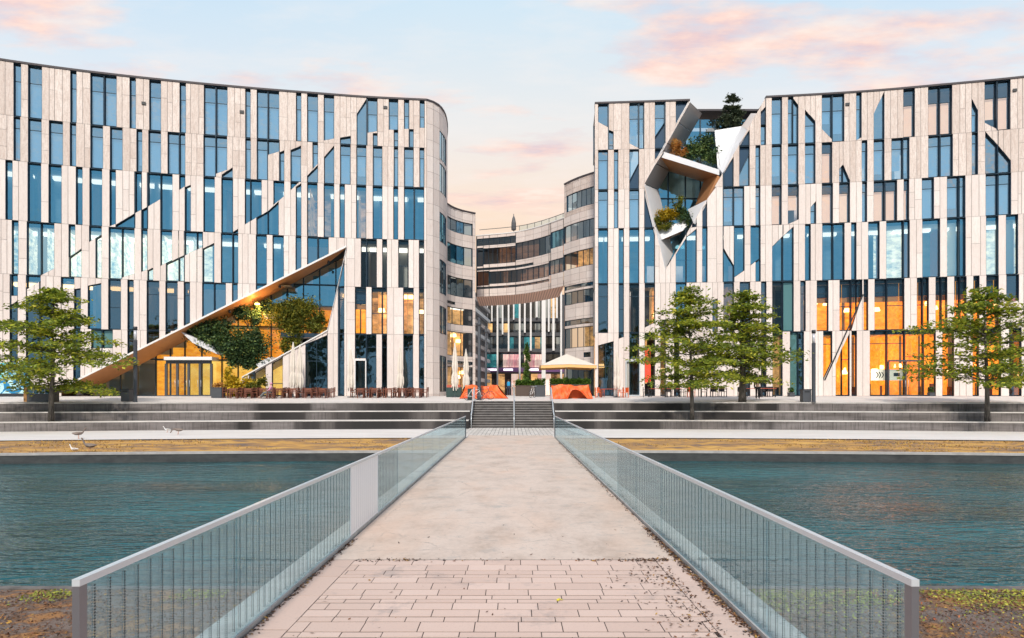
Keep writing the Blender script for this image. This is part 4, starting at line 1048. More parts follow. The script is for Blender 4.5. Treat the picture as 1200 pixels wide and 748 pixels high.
# litter of dry leaves and low ground cover
lm = mat('leaf_litter', (.2, .1, .06), .9); N = NT(lm); N.col(N.ramp(N.attr(), [(0, (.035, .02, .016)), (.5, (.12, .055, .03)), (.8, (.26, .11, .05)), (1, (.45, .26, .05))])); M['litter'] = lm
m = MB(); rl = random.Random(4)
def leaf(m, c, s, mn, tone, tilt=.3):
    a = rl.uniform(0, 6.28); n = Vector((rl.gauss(0, tilt), rl.gauss(0, tilt), 1)).normalized()
    u = Vector((math.cos(a), math.sin(a), 0)); u = (u - n * u.dot(n)).normalized(); w = n.cross(u)
    m.face([c + u * s, c + w * s * .42, c - u * s * .9, c - w * s * .45], mn, tone)
for i in range(4600):
    r = rl.random()
    if r < .62: x = DR - abs(rl.gauss(0, .05)); y = rl.uniform(3, 12) if rl.random() < .75 else rl.uniform(12, 34)
    elif r < .80: x = DL + abs(rl.gauss(0, .035)); y = rl.uniform(3, 11)
    elif r < .90: x = DR - .25 - abs(rl.gauss(0, .32)); y = rl.choice([7.2, 7.8, 8.6, 8.9, 6.7]) + rl.gauss(0, .35)
    elif r < .985: x = 2.2 - abs(rl.gauss(0, .5)) if rl.random() < .6 else rl.uniform(-2.2, -1.3) if rl.random() < .5 else rl.uniform(-1.9, 2.2); y = 9.62 + rl.gauss(0, .05)
    else: x = rl.uniform(-2.2, 2.2); y = rl.uniform(5, 13)
    leaf(m, Vector((x, y, dz(y) + .004 + rl.random() * .01)), rl.uniform(.009, .034), 'litter', min(1, rl.random() ** 1.7))
tag(m.build('leaf_litter'), 'dry brown leaf litter lying along the kerbs of the footbridge and across its pavers', 'leaf litter', kind='stuff')
m = MB(); c = at(654, 707.5, 7.72); leaf(m, Vector((c.x, 7.72, dz(7.72) + .012)), .045, 'yellow_leaf', .5, .1); leaf(m, Vector((c.x + .03, 7.74, dz(7.72) + .014)), .04, 'yellow_leaf', .5, .3)
M['yellow_leaf'] = mat('yellow_leaf', (.75, .62, .03), .6); tag(m.build('fallen_leaf'), 'single bright yellow leaf fallen on the pink pavers', 'leaf')
gc = mat('ground_cover', (.2, .2, .05), .8); N = NT(gc); N.col(N.ramp(N.attr(), [(0, (.30, .07, .03)), (.14, (.42, .15, .05)), (.2, (.13, .17, .025)), (.6, (.28, .30, .035)), (1, (.46, .42, .06))])); M['cover'] = gc
m = MB()
for i in range(15000):
    if rl.random() < .80:
        x = rl.uniform(2.9, 14); y = 9.45 - abs(rl.gauss(0, .55)) * (1 if rl.random() < .85 else 2.4)
        if math.sin(x * 2.1) + math.sin(x * 5.3 + 1) * .6 < rl.uniform(-2.1, .2) : continue
        t = rl.uniform(.2, 1)
        if abs(x - 5.2) < .35 and rl.random() < .5: t = rl.uniform(0, .18)
    else:
        x = rl.uniform(-9, -2.95); y = 9.4 - abs(rl.gauss(0, .25)); t = rl.uniform(.2, .8)
        if math.sin(x * 3.1 + 2) < .55: continue
    leaf(m, Vector((x, y, zr_(y) + rl.uniform(.01, .06))), rl.uniform(.012, .03), 'cover', t, .6)
for i in range(26000):       # dry crumbs and small stones
    x = rl.choice([rl.uniform(-9, -3), rl.uniform(2.82, 9)]); y = rl.uniform(5.3, 9.5)
    leaf(m, Vector((x, y, zr_(y) + rl.uniform(.005, .02))), rl.uniform(.008, .03), 'litter', rl.uniform(.15, 1), .6)
tag(m.build('ground_cover'), 'low yellow-green ground cover and dry crumbs on the near banks beside the footbridge', 'ground cover', kind='stuff')
m = MB()
for i in range(18000):
    x = rl.uniform(-30, 34); y = 29.8 + rl.random() * 8.4 + off(x)
    if -3 < x < 2.9: continue
    s_ = math.sin(x * .9 + y) + math.sin(x * .31 + 2) + math.sin(y * 1.7 + x * .2) * .7
    if s_ < rl.uniform(-.6, 1.8): continue
    a = rl.uniform(0, 3.14); h = rl.uniform(.03, .09); u = Vector((math.cos(a), math.sin(a), 0)) * rl.uniform(.02, .05)
    c = Vector((x, y, -.05)); m.face([c - u, c + u, c + u * .3 + Vector((rl.gauss(0, .03), 0, h))], 'drygrass', rl.random())
dg = mat('dry_grass', (.4, .25, .07), .9); N = NT(dg); N.col(N.ramp(N.attr(), [(0, (.18, .11, .04)), (.5, (.42, .24, .06)), (1, (.52, .36, .11))])); M['drygrass'] = dg
tag(m.build('dry_grass'), 'orange-brown dry grass on the far bank between the pond edge and the pale path', 'grass', kind='stuff')
# ------------------------------------------------------------ foliage
def leafmat(name, stops, tr=.25):
    m = mat(name, stops[0][1], .65); N = NT(m); c = N.ramp(N.attr(), stops); N.col(c)
    t = N.n('ShaderNodeBsdfTranslucent'); N.l(c, t.inputs[0]); mx = N.n('ShaderNodeMixShader'); mx.inputs[0].default_value = tr
    N.l(N.b.outputs[0], mx.inputs[1]); N.l(t.outputs[0], mx.inputs[2]); N.l(mx.outputs[0], m.node_tree.nodes['Material Output'].inputs[0]); return m
M['leaf_tree'] = leafmat('leaf_tree', [(0, (.07, .11, .02)), (.45, (.24, .31, .03)), (.8, (.48, .49, .04)), (1, (.66, .58, .07))], .4)
M['leaf_dark'] = leafmat('leaf_dark', [(0, (.025, .055, .025)), (.5, (.06, .12, .04)), (.85, (.15, .22, .055)), (1, (.32, .36, .09))], .2)
M['leaf_olive'] = leafmat('leaf_olive', [(0, (.05, .07, .01)), (.5, (.17, .19, .02)), (.8, (.30, .27, .03)), (1, (.45, .36, .04))], .3)
M['leaf_pine'] = leafmat('leaf_pine', [(0, (.03, .05, .03)), (1, (.14, .17, .09))], .15)
M['leaf_orange'] = leafmat('leaf_orange', [(0, (.30, .12, .02)), (.5, (.62, .28, .06)), (1, (.75, .50, .18))], .3)
M['leaf_yellow'] = leafmat('leaf_yellow', [(0, (.16, .14, .01)), (.5, (.55, .36, .01)), (1, (.75, .55, .03))], .3)
M['leaf_hedge'] = leafmat('leaf_hedge', [(0, (.03, .07, .012)), (.6, (.10, .19, .02)), (1, (.24, .34, .04))], .2)
bk = mat('bark', (.10, .085, .07), .9); N = NT(bk); N.col(N.ramp(N.noise(N.coords((3, 3, .6)), 4, 5), [(.35, (.045, .038, .032)), (.65, (.15, .13, .11))])); M['bark'] = bk

def leaves(name, parent, pts, size, mn, seed=1, flat=.5):
    """pts: (n,4) array x,y,z,tone; one small folded leaf-shaped quad at each"""
    r = np.random.default_rng(seed); n = len(pts)
    nrm = r.normal(size=(n, 3)); nrm[:, 2] = np.abs(nrm[:, 2]) + flat * 2; nrm /= np.linalg.norm(nrm, axis=1)[:, None]
    a = r.normal(size=(n, 3)); u = a - nrm * (a * nrm).sum(1)[:, None]; u /= np.linalg.norm(u, axis=1)[:, None]; v = np.cross(nrm, u)
    s = (size * r.uniform(.6, 1.4, n))[:, None]; c = pts[:, :3]
    q = np.stack([c - u * s, c - v * s * .5 + nrm * s * .12, c + u * s, c + v * s * .5 + nrm * s * .12], 1).reshape(-1, 3)
    me = bpy.data.meshes.new(name); me.vertices.add(4 * n); me.vertices.foreach_set('co', q.astype(np.float32).ravel())
    me.loops.add(4 * n); me.loops.foreach_set('vertex_index', np.arange(4 * n)); me.polygons.add(n)
    me.polygons.foreach_set('loop_start', np.arange(0, 4 * n, 4)); me.polygons.foreach_set('loop_total', np.full(n, 4))
    me.update(calc_edges=True); me.materials.append(M[mn])
    at_ = me.attributes.new('tone', 'FLOAT', 'FACE'); at_.data.foreach_set('value', np.clip(pts[:, 3], 0, 1).astype(np.float32))
    o = bpy.data.objects.new(name, me); COL.objects.link(o)
    if parent:
        o.parent = parent
        if parent.type == 'EMPTY': o.matrix_parent_inverse = Matrix.Translation(-parent.location)
    return o

def tiered_tree(loc, H, Rr, low, seed, label, lean=0., trunk=.16, n_leaf=11000, tn=9, droop=.06):
    r = np.random.default_rng(seed); rr = random.Random(seed)
    root = empty('broadleaf_tree', loc, label=label, cat='tree', group='trees along the terrace steps')
    L = Vector(loc); m = MB(); top = L + Vector((lean, 0, H * .97))
    tp = [L - Vector((0, 0, .1)), L + Vector((0, 0, H * .12)), L + Vector((lean * .3 + .04, .03, H * .4)), L + Vector((lean * .6 - .03, 0, H * .7)), top]
    m.tube(tp, [trunk * 1.25, trunk, trunk * .7, trunk * .4, .02], 'bark', 8)
    tiers = np.linspace(low, .96, tn); pts = []
    nb = 70
    for k in range(nb):
        ti = k % tn; f = tiers[ti] + rr.gauss(0, .030); t = (f - low) / (1 - low)
        prof = (.84 + .26 * math.sin(min(1, t * 1.8) * math.pi * .5)) * (1 - max(0, t - .22) ** 1.15 * 1.12)
        ln = Rr * prof * rr.uniform(.62, 1.12); az = k * 2.4 + rr.uniform(-.4, .4)
        b0 = L + Vector((lean * f, 0, H * (f - .035))); d = Vector((math.cos(az), math.sin(az) * .95, 0))
        up = rr.uniform(.02, .16) + .22 * t
        b1 = b0 + d * ln * .5 + Vector((0, 0, ln * up * .7)); b2 = b0 + d * ln + Vector((0, 0, ln * (up * .8 - droop)))
        m.tube([b0, b1, b2], [trunk * .28, trunk * .15, .012], 'bark', 5, cap=False)
        npt = int(n_leaf / nb * (.35 + .95 * (ln / Rr)))
        ncl = max(3, int(ln * 3.2))
        for c in range(ncl):
            s = .16 + .88 * (c + rr.random()) / ncl
            p = b0.lerp(b1, s * 2) if s < .5 else b1.lerp(b2, s * 2 - 1)
            side = Vector((-d.y, d.x, 0)) * rr.gauss(0, .26 * ln * (.35 + s * .5) * .8)
            c0 = p + side + Vector((0, 0, rr.gauss(0, .07)))
            n = max(3, npt // ncl); tone = rr.uniform(.15, .75)
            q = r.normal(size=(n, 3)) * np.array([.30, .30, .10]) + np.array(c0)
            q[:, 2] -= (q[:, 0] - c0.x) ** 2 * .12
            pts.append(np.column_stack([q, np.clip(r.normal(tone, .2, n), 0, 1)]))
    m.build('trunk', root)
    leaves('crown', root, np.concatenate(pts), .142, 'leaf_tree', seed, .55)
    return root
def pz(px, Y, z): return ((px - 600) / F * Y, Y, z)
tiered_tree(pz(60, 45.7, .62), 8.9, 4.9, .29, 11, 'green tiered tree on the terrace steps at the left end, before the turquoise panel', .2, .17, 12500, 8, .09)
tiered_tree(pz(811, 48.2, .62), 9.4, 4.1, .31, 22, 'thin-trunked green tree on the terrace steps in front of the dark cafe tables', -.3, .14)
tiered_tree(pz(870, 50.6, 1.84), 8.3, 3.9, .27, 35, 'thick-trunked green tree at the plaza edge just beside the standing person in black', .1, .26, 10800, 11, .1)
tiered_tree(pz(1157, 45.3, .62), 8.7, 5.1, .31, 41, 'green tiered tree on the terrace steps before the amber windows at the right end', -.2, .15, 10800, 7, .03)

def cloud(blobs, seed, tone=(.1, .8)):
    """blobs: (center, (rx,ry,rz), n): leaves thick near the surface of each lump"""
    r = np.random.default_rng(seed); out = []
    for c, (rx, ry, rz), n in blobs:
        k = max(3, n // 45)
        for _ in range(k):      # sub clumps make the outline uneven
            d = r.normal(size=3); d /= np.linalg.norm(d); cc = np.array(c) + d * np.array([rx, ry, rz]) * r.uniform(.25, .95)
            t = r.uniform(*tone); m_ = n // k
            q = r.normal(size=(m_, 3)) * np.array([rx, ry, rz]) * .20 + cc
            out.append(np.column_stack([q, np.clip(r.normal(t, .18, m_), 0, 1)]))
    return np.concatenate(out)
def shrub(name, label, base, blobs, size, mn, seed, stems=True, cat='shrub', group=None, flat=.3):
    root = empty(name, base, label=label, cat=cat, group=group)
    pts = cloud([(c, r_, int(n * 2.1)) for c, r_, n in blobs], seed)
    leaves('foliage', root, pts, size, mn, seed, flat)
    if stems:
        m = MB()
        for c, rad, n in blobs:
            b = Vector(base); e = Vector(c); m.tube([b, b.lerp(e, .6) + Vector((.05, .02, .1)), e + Vector((0, 0, rad[2] * .5))], [.05, .03, .01], 'bark', 5)
        m.build('stem', root)
    return root
# the garden in the slash of the left building
def g(px, py, d): Y = YL(px) + d; return tuple(at(px, py, Y))
shrub('hanging_shrub', 'dark green bushy shrub hanging on the lower left ledge of the diagonal slash', g(232, 408, 1.2),
      [(g(240, 391, .8), (1.6, .9, 1.25), 1300), (g(256, 388, 1), (1.5, .9, 1.3), 1100), (g(250, 402, .5), (1.3, .6, .9), 700), (g(229, 388, .8), (.8, .6, .6), 350), (g(262, 402, .8), (.9, .7, .8), 400)], .12, 'leaf_dark', 51)
shrub('hanging_shrub', 'large dark green shrub in the middle of the diagonal slash above the yellow grasses', g(290, 428, 1.2),
      [(g(282, 405, .6), (1.7, .9, 1.6), 1600), (g(300, 410, .6), (1.6, .9, 1.6), 1500), (g(272, 412, .3), (1.1, .6, 1.2), 700), (g(290, 425, .6), (.9, .7, .8), 600), (g(276, 420, .6), (.8, .6, .9), 500), (g(296, 393, .8), (.9, .7, .9), 500), (g(268, 400, .7), (.7, .5, .7), 300)], .12, 'leaf_dark', 52)
shrub('hanging_shrub', 'narrow green shrub climbing towards the soffit lamp of the diagonal slash', g(292, 385, 1.4),
      [(g(286, 368, 1.2), (1.0, .6, .7), 600), (g(300, 372, 1.2), (.8, .6, 1.1), 600), (g(312, 360, 1.3), (.8, .5, .8), 450), (g(277, 364, 1.2), (.6, .4, .4), 220)], .11, 'leaf_dark', 53)
shrub('weeping_tree', 'yellow-green weeping shrub spilling over the right parapet of the diagonal slash', g(350, 402, 1.),
      [(g(338, 375, .9), (1.8, .9, 1.9), 1700), (g(356, 371, .9), (1.9, .9, 1.8), 1700), (g(346, 362, 1.1), (1.6, .8, 1.2), 900), (g(370, 381, .7), (1.0, .7, .9), 600), (g(343, 394, .7), (1.0, .7, 1.3), 700), (g(334, 405, .6), (.5, .4, .8), 250), (g(327, 362, 1), (.8, .6, .6), 300), (g(376, 372, .7), (.5, .5, .8), 220)], .11, 'leaf_olive', 54)
m = MB()    # white angular troughs carrying them
for pts_, dd in (((( 212, 389), (226, 402), (256, 416), (250, 406)), .3), (((300, 427), (304, 432), (320, 423), (314, 419)), .25), (((309, 366), (323, 366), (323, 375), (309, 373)), 1.9)):
    P_ = [Vector(g(x, y, dd)) for x, y in pts_]; m = MB(); m.slab(P_, (.1, 1.6, .1), 'white_panel', .6); m.build('planter_trough', left)
# notch garden of the right building
def gr(px, py, d): Y = YR(px) + d; return tuple(at(px, py, Y))
shrub('garden_shrub', 'dense dark green shrub with pale blossoms on the upper ledge of the roof notch', gr(820, 192, 1.6), [(gr(812, 176, 1.4), (1.1, .8, .9), 600), (gr(826, 172, 1.4), (1.1, .8, 1.2), 800), (gr(834, 184, 1.2), (.8, .7, .8), 450), (gr(804, 182, 1.4), (.6, .6, .5), 250)], .12, 'leaf_dark', 61)
shrub('ornamental_grass', 'orange feathery grass at the left end of the upper ledge in the roof notch', gr(792, 185, 1.2), [(gr(792, 173, 1), (.6, .5, .8), 420), (gr(800, 178, 1), (.5, .4, .5), 250)], .10, 'leaf_orange', 62, cat='grass')
shrub('garden_shrub', 'yellow and orange flowering shrub on the lower tilted planter of the roof notch', gr(785, 262, .9), [(gr(779, 252, .7), (.9, .6, .7), 520), (gr(788, 250, .7), (.8, .6, .6), 420)], .11, 'leaf_yellow', 63)
shrub('garden_shrub', 'wispy dark green shrub trailing over the left side of the lower tilted planter', gr(778, 266, .7), [(gr(772, 262, .5), (.6, .5, .6), 350), (gr(795, 238, .9), (.7, .5, .7), 260), (gr(780, 264, .4), (.8, .3, .4), 300)], .10, 'leaf_olive', 64)
shrub('garden_shrub', 'round dark green bush on the right side of the lower tilted planter', gr(801, 262, .7), [(gr(802, 254, .6), (.65, .5, 1.0), 520), (gr(797, 247, .7), (.5, .4, .5), 200)], .11, 'leaf_dark', 65)
pr = empty('pine_tree', gr(860, 150, 1.8), label='small ragged pine standing on the roof terrace above the white triangular panel', cat='tree')
bl = [(gr(858, 118 - 5, 1.8), (.35, .3, .35), 90), (gr(861, 117, 1.8), (.8, .4, .25), 150), (gr(856, 126, 1.8), (.75, .5, .25), 170), (gr(862, 132, 1.8), (.8, .5, .35), 220), (gr(856, 141, 1.8), (1.1, .7, .55), 420), (gr(864, 144, 1.8), (.7, .6, .5), 300), (gr(848, 146, 1.8), (.6, .5, .4), 200)]
leaves('foliage', pr, cloud([(c, (r_[0] * 1.15, r_[1], r_[2] * 1.3), n * 3) for c, r_, n in bl], 66), .12, 'leaf_pine', 66)
m = MB(); m.tube([gr(860, 156, 1.8), gr(859, 135, 1.8), gr(860, 110, 1.8)], [.09, .06, .02], 'bark', 6); m.build('trunk', pr)
# row of tall trees in the park behind the photographer (what the lower panes mirror)

root = None
for i, (x, y, k) in enumerate(((-58, -30, 1.), (-40, -36, 1.1), (-24, -31, .9), (-9, -38, 1.15), (6, -33, .95), (21, -36, 1.1), (35, -30, .9), (50, -37, 1.1), (66, -32, 1.))):
    if root is None:
        root = empty('park_tree', (0, 0, 0), label='tall dark park tree behind the photographer, mirrored in the lower windows', cat='tree', group='park trees behind the camera')
        m = MB(); m.tube([(0, 0, -.3), (.1, 0, 7), (0, .2, 16)], [.5, .35, .1], 'bark', 8); m.build('trunk', root)
        r_ = random.Random(5); bl = [((r_.gauss(0, 2.6), r_.gauss(0, 2.2), r_.uniform(6, 17)), (3.0, 3.0, 2.6), 420) for _ in range(13)]
        leaves('crown', root, cloud(bl, 90), .42, 'leaf_dark', 90); o = root
    else: o = copy_tree(root)
    o.location = (x, y, -.1); o.rotation_euler = (0, 0, i * 1.3); o.scale = (k, k, k)
# ------------------------------------------------------------ people
def skin_mesh(name, parent, joints, edges, radii, mn, sub=1):
    me = bpy.data.meshes.new(name); me.from_pydata(joints, edges, []); o = bpy.data.objects.new(name, me); COL.objects.link(o)
    me.materials.append(M[mn]); sk = o.modifiers.new('s', 'SKIN')
    for v, r in zip(me.skin_vertices[0].data, radii): v.radius = (r if isinstance(r, tuple) else (r, r))
    me.skin_vertices[0].data[0].use_root = True
    sb = o.modifiers.new('u', 'SUBSURF'); sb.levels = sb.render_levels = sub
    dg_ = bpy.context.evaluated_depsgraph_get(); nm = bpy.data.meshes.new_from_object(o.evaluated_get(dg_))
    o.modifiers.clear(); o.data = nm; nm.name = name
    nm.materials.clear(); nm.materials.append(M[mn])
    nm.polygons.foreach_set('use_smooth', [True] * len(nm.polygons))
    if parent: o.parent = parent
    return o
M['skin'] = mat('skin', (.55, .35, .26), .6)
def cloth(n, c): M[n] = mat(n, c, .85); return n
for n, c in (('c_pink', (.62, .30, .42)), ('c_grey', (.16, .17, .17)), ('c_blue', (.02, .32, .62)), ('c_navy', (.03, .04, .07)), ('c_white', (.75, .73, .70)), ('c_black', (.012, .012, .014)), ('hair_brown', (.06, .035, .02)), ('hair_fair', (.40, .27, .13)), ('c_tan', (.35, .25, .18))): cloth(n, c)
def person(label, loc, rz, pose, top, bottom, hair, scale=1., bag=None):
    root = empty('person', label=label, cat='person')
    if pose == 'stand':
        J = dict(pelvis=(0, 0, .95), waist=(0, 0, 1.1), chest=(0, 0, 1.32), neck=(0, 0, 1.47), chin=(0, -.02, 1.55), head=(0, -.02, 1.66), crown=(0, 0, 1.74),
                 shl=(.19, 0, 1.40), shr=(-.19, 0, 1.40), ell=(.25, .03, 1.13), elr=(-.25, .03, 1.13), wrl=(.24, -.06, .90), wrr=(-.24, -.06, .90), hal=(.24, -.09, .81), har=(-.24, -.09, .81),
                 hil=(.1, 0, .9), hir=(-.1, 0, .9), knl=(.11, -.05, .5), knr=(-.11, .04, .5), anl=(.11, .04, .09), anr=(-.12, .12, .10), tol=(.12, -.13, .03), tor=(-.13, -.05, .04))
    else:      # seated, leaning back with the legs stretched out ahead (-y)
        J = dict(pelvis=(0, 0, .53), waist=(0, .04, .68), chest=(0, .08, .90), neck=(0, .07, 1.06), chin=(0, .03, 1.12), head=(0, .02, 1.22), crown=(0, .04, 1.30),
                 shl=(.18, .07, .99), shr=(-.18, .07, .99), ell=(.24, .0, .75), elr=(-.24, .0, .75), wrl=(.15, -.22, .66), wrr=(-.15, -.22, .66), hal=(.10, -.30, .64), har=(-.10, -.30, .64),
                 hil=(.1, -.04, .5), hir=(-.1, -.04, .5), knl=(.12, -.47, .52), knr=(-.12, -.47, .50), anl=(.13, -.82, .16), anr=(-.10, -.86, .13), tol=(.14, -.98, .12), tor=(-.10, -1.02, .12))
    rad = dict(pelvis=(.15, .11), waist=(.13, .10), chest=(.16, .11), neck=.055, chin=.075, head=(.085, .105), crown=.06, shl=.065, shr=.065, ell=.045, elr=.045, wrl=.032, wrr=.032, hal=.035, har=.035,
               hil=.09, hir=.09, knl=.06, knr=.06, anl=.04, anr=.04, tol=.035, tor=.035)
    names = list(J); E = [('pelvis', 'waist'), ('waist', 'chest'), ('chest', 'neck'), ('neck', 'chin'), ('chin', 'head'), ('head', 'crown'), ('chest', 'shl'), ('shl', 'ell'), ('ell', 'wrl'), ('wrl', 'hal'), ('chest', 'shr'), ('shr', 'elr'), ('elr', 'wrr'), ('wrr', 'har'),
                          ('pelvis', 'hil'), ('hil', 'knl'), ('knl', 'anl'), ('anl', 'tol'), ('pelvis', 'hir'), ('hir', 'knr'), ('knr', 'anr'), ('anr', 'tor')]
    def sub(name, keep, grow, mn):
        ks = [n for n in names if n in keep]; idx = {n: i for i, n in enumerate(ks)}
        es = [(idx[a], idx[b]) for a, b in E if a in idx and b in idx]
        rd = [tuple(x + grow for x in rad[n]) if isinstance(rad[n], tuple) else rad[n] + grow for n in ks]
        return skin_mesh(name, root, [J[n] for n in ks], es, rd, mn)
    sub('body', names, 0, 'skin')
    sub('jacket', ['waist', 'chest', 'shl', 'shr', 'ell', 'elr', 'wrl', 'wrr'], .018, top)
    sub('trousers', ['pelvis', 'hil', 'hir', 'knl', 'knr', 'anl', 'anr'], .018, bottom)
    h = Vector(J['head']); hm = MB(); hm.lathe(h + Vector((0, .025, -.02)), [(.085, -.03), (.112, .02), (.112, .07), (.085, .115), (.03, .135)], hair, 10); hm.build('hair', root)
    if bag:
        c = Vector(J['chest']); b = MB(); b.box(c + Vector((0, .17, -.03)), (.30, .17, .46), bag); b.box(c + Vector((0, .27, -.10)), (.22, .06, .22), bag); b.build('backpack', root)
    root.scale = (scale,) * 3; root.location = loc; root.rotation_euler = (0, 0, rz)
    return root
person('person in a pink top and grey trousers sitting stretched out at the brown wooden chairs', Vector(plz(317, 55.3)), R(90 + 180), 'sit', 'c_pink', 'c_grey', 'c_pink')
person('person with a bright blue backpack walking away under the curved bridge', plz(596, 74), R(180), 'stand', 'c_navy', 'c_navy', 'hair_brown', 1., 'c_blue')
person('person in a white top walking beside the blue backpack', plz(602.5, 76), R(175), 'stand', 'c_white', 'c_tan', 'hair_fair', .96)
person('person dressed in black standing by the cafe tables next to the thick tree trunk', plz(888, 54.2), R(150), 'stand', 'c_black', 'c_black', 'hair_brown', 1.02)

# ------------------------------------------------------------ terrace furniture
M['brown_wood'] = toned('brown_wood', (.10, .028, .016), (.24, .075, .035), .6, ns=6)
M['black_rattan'] = mat('black_rattan', (.02, .02, .023), .7); M['orange_plastic'] = mat('orange_plastic', (.75, .14, .03), .5); M['red_top'] = mat('red_table_top', (.45, .09, .05), .5)
def chair(mn, label, group, name='terrace_chair', tall=.86, slats=True):
    r = empty(name, (0, 0, 0), label=label, cat='chair', group=group)
    m = MB(); m.bx(-.25, .25, -.24, .24, .42, .46, mn, .5); m.build('seat', r)
    m = MB()
    if slats:
        for i in range(4): m.bx(-.24, .24, .23, .25, .52 + i * .085, .575 + i * .085, mn, .3 + .15 * i)
        m.bx(-.26, -.22, .215, .265, .46, tall, mn, .4); m.bx(.22, .26, .215, .265, .46, tall, mn, .4)
    else: m.bx(-.25, .25, .22, .26, .47, tall, mn, .5)
    m.build('backrest', r)
    for sx in (-1, 1):
        for sy in (-1, 1): m = MB(); m.bx(sx * .235 - .022, sx * .235 + .022, sy * .22 - .022, sy * .22 + .022, 0, .42, mn, .4); m.build('leg', r)
        m = MB(); m.bx(sx * .25 - .025, sx * .25 + .025, -.24, .22, .63, .66, mn, .6); m.bx(sx * .25 - .02, sx * .25 + .02, -.24, -.20, .46, .63, mn, .5); m.build('armrest', r)
    return r
def table(mn, leg, label, group, L=.8):
    r = empty('terrace_table', (0, 0, 0), label=label, cat='table', group=group)
    m = MB(); m.bx(-L / 2, L / 2, -.4, .4, .71, .75, mn, .5); m.build('table_top', r)
    for sx in (-1, 1):
        for sy in (-1, 1): m = MB(); m.bx(sx * (L / 2 - .06) - .025, sx * (L / 2 - .06) + .025, sy * .34 - .025, sy * .34 + .025, 0, .71, leg, .4); m.build('leg', r)
    return r
used = set()
def place(proto, p, rz, label=None, group=None):
    o = proto if proto.name not in used else copy_tree(proto)
    used.add(proto.name); o.location = p; o.rotation_euler = (0, 0, rz)
    if label: o['label'] = label
    if group: o['group'] = group
    return o
rf = random.Random(21)
for (a, b, n, where) in ((265, 388, 7, 'in the long row beside the seated person'), (414, 497, 5, 'in the short row before the tall right-hand windows')):
    ch = chair('brown_wood', 'brown slatted wooden armchair ' + where, 'wooden chairs ' + where); tb = table('brown_wood', 'brown_wood', 'brown wooden cafe table ' + where, 'wooden tables ' + where)
    for row, dY in ((0, 0), (1, 1.5)):
        for i in range(n):
            px = a + (b - a) * (i + .5) / n + rf.uniform(-.5, .5) + row * 2; Y = YL(px) - 3.4 + dY; p = plz(px, Y)
            place(tb, p, rf.uniform(-.05, .05))
            for s in (-1, 1):
                if row == 0 and abs(px + s * 8 - 318) < 5 and s == 1: pass
                place(ch, plz(px + s * 7.6, Y + rf.uniform(-.1, .1)), s * -R(90) + rf.uniform(-.15, .15))
        if row == 0:
            for i in range(n): place(ch, plz(a + (b - a) * (i + .5) / n, YL(a + (b - a) * i / n) - 3.4 - .72), R(180) + rf.uniform(-.2, .2))
o = place(ch, plz(317.5, 55.25), -R(90), 'brown slatted wooden armchair under the person in the pink top'); del o['group']
chD = chair('black_rattan', 'black woven cafe chair beside the dark tables under the trees', 'black chairs at the dark cafe tables', slats=False)
tbD = table('red_top', 'black', 'dark cafe table with a reddish top under the trees', 'dark cafe tables under the trees', 1.3)
for i, px in enumerate((770, 789, 812, 842, 882, 899)):
    Y = YR(px) - 3.2; place(tbD, plz(px, Y), 0); 
    for s in (-1, 1):
        place(chD, plz(px + s * 13, Y + .1), s * -R(90) + rf.uniform(-.2, .2)) if i % 2 == 0 else place(chD, plz(px + s * 5, Y + .75), rf.uniform(-.2, .2))
chO = chair('orange_plastic', 'orange plastic chair pulled up to the red-topped table at the building corner', 'orange chairs at the corner table', slats=False)
tbO = table('red_top', 'black', 'red-topped table between the orange chairs at the building corner', None, 1.4)
place(tbO, plz(713, 58.8), 0); place(chO, plz(701, 58.8), -R(-90)); place(chO, plz(727, 58.9), -R(90)); place(chO, plz(732, 58.6), -R(70)); place(chO, plz(704, 59.6), R(60))
o = place(chO, plz(810, 58.8), 0.2, 'single orange plastic chair among the dark tables behind the thin tree trunk', 'orange chair')
if 'group' in o: del o['group']

# parasols
M['canvas'] = toned('cream_canvas', (.62, .55, .47), (.76, .70, .62), .9, ns=3, fine=.4)
M['canvas_glow'] = mat('glow_tinted_canvas', (.85, .50, .20), .9)  # warm glow under the open canopy, painted as the rim's amber colour
def closed_parasol(px, Y, ytop, label, mn='canvas', pw=1.):
    p = plz(px, Y); H = at(px, ytop, Y).z - p.z
    r = empty('closed_parasol', p, label=label, cat='parasol', group='closed parasols')
    m = MB(); m.tube([p, p + Vector((0, 0, H))], .035 * pw, 'white', 8); m.build('pole', r)
    m = MB(); m.lathe(p, [(.24, H * .20), (.33, H * .27), (.31, H * .38), (.20, H * .46), (.28, H * .56), (.22, H * .70), (.14, H * .86), (.03, H * .995)], mn, 14, star=.38)
    for k in range(7):
        a = k * .9 + px; e = p + Vector((math.cos(a) * .3, math.sin(a) * .3, H * (.12 + .03 * (k % 3)))); c = p + Vector((math.cos(a) * .12, math.sin(a) * .12, H * .45)); t = Vector((-math.sin(a), math.cos(a), 0)) * .09
        m.hexa([c - t, e - t * .3, e + t * .3, c + t], [q_ + Vector((0, 0, .0)) - Vector((math.cos(a), math.sin(a), 0)) * .05 for q_ in (c - t, e - t * .3, e + t * .3, c + t)], mn, rf.random())
    m.build('canopy', r)
    m = MB(); m.lathe(p, [(.3, 0), (.3, .06), (.06, .08), (.05, .3)], 'dkgrey', 12); m.build('base', r)
closed_parasol(343.5, 58.2, 401, 'left of the two close white parasols, furled before the stone pier in the slash')
closed_parasol(351.5, 58.4, 404, 'right of the two close white parasols, furled before the stone pier in the slash')
closed_parasol(411, 58.6, 408, 'furled white parasol at the left end of the short chair row')
closed_parasol(469, 58.8, 405, 'furled white parasol standing in the middle of the short chair row')
closed_parasol(533, 59.5, 402, 'tallest furled cream parasol, beside the dark crate with a red top', pw=1.3)
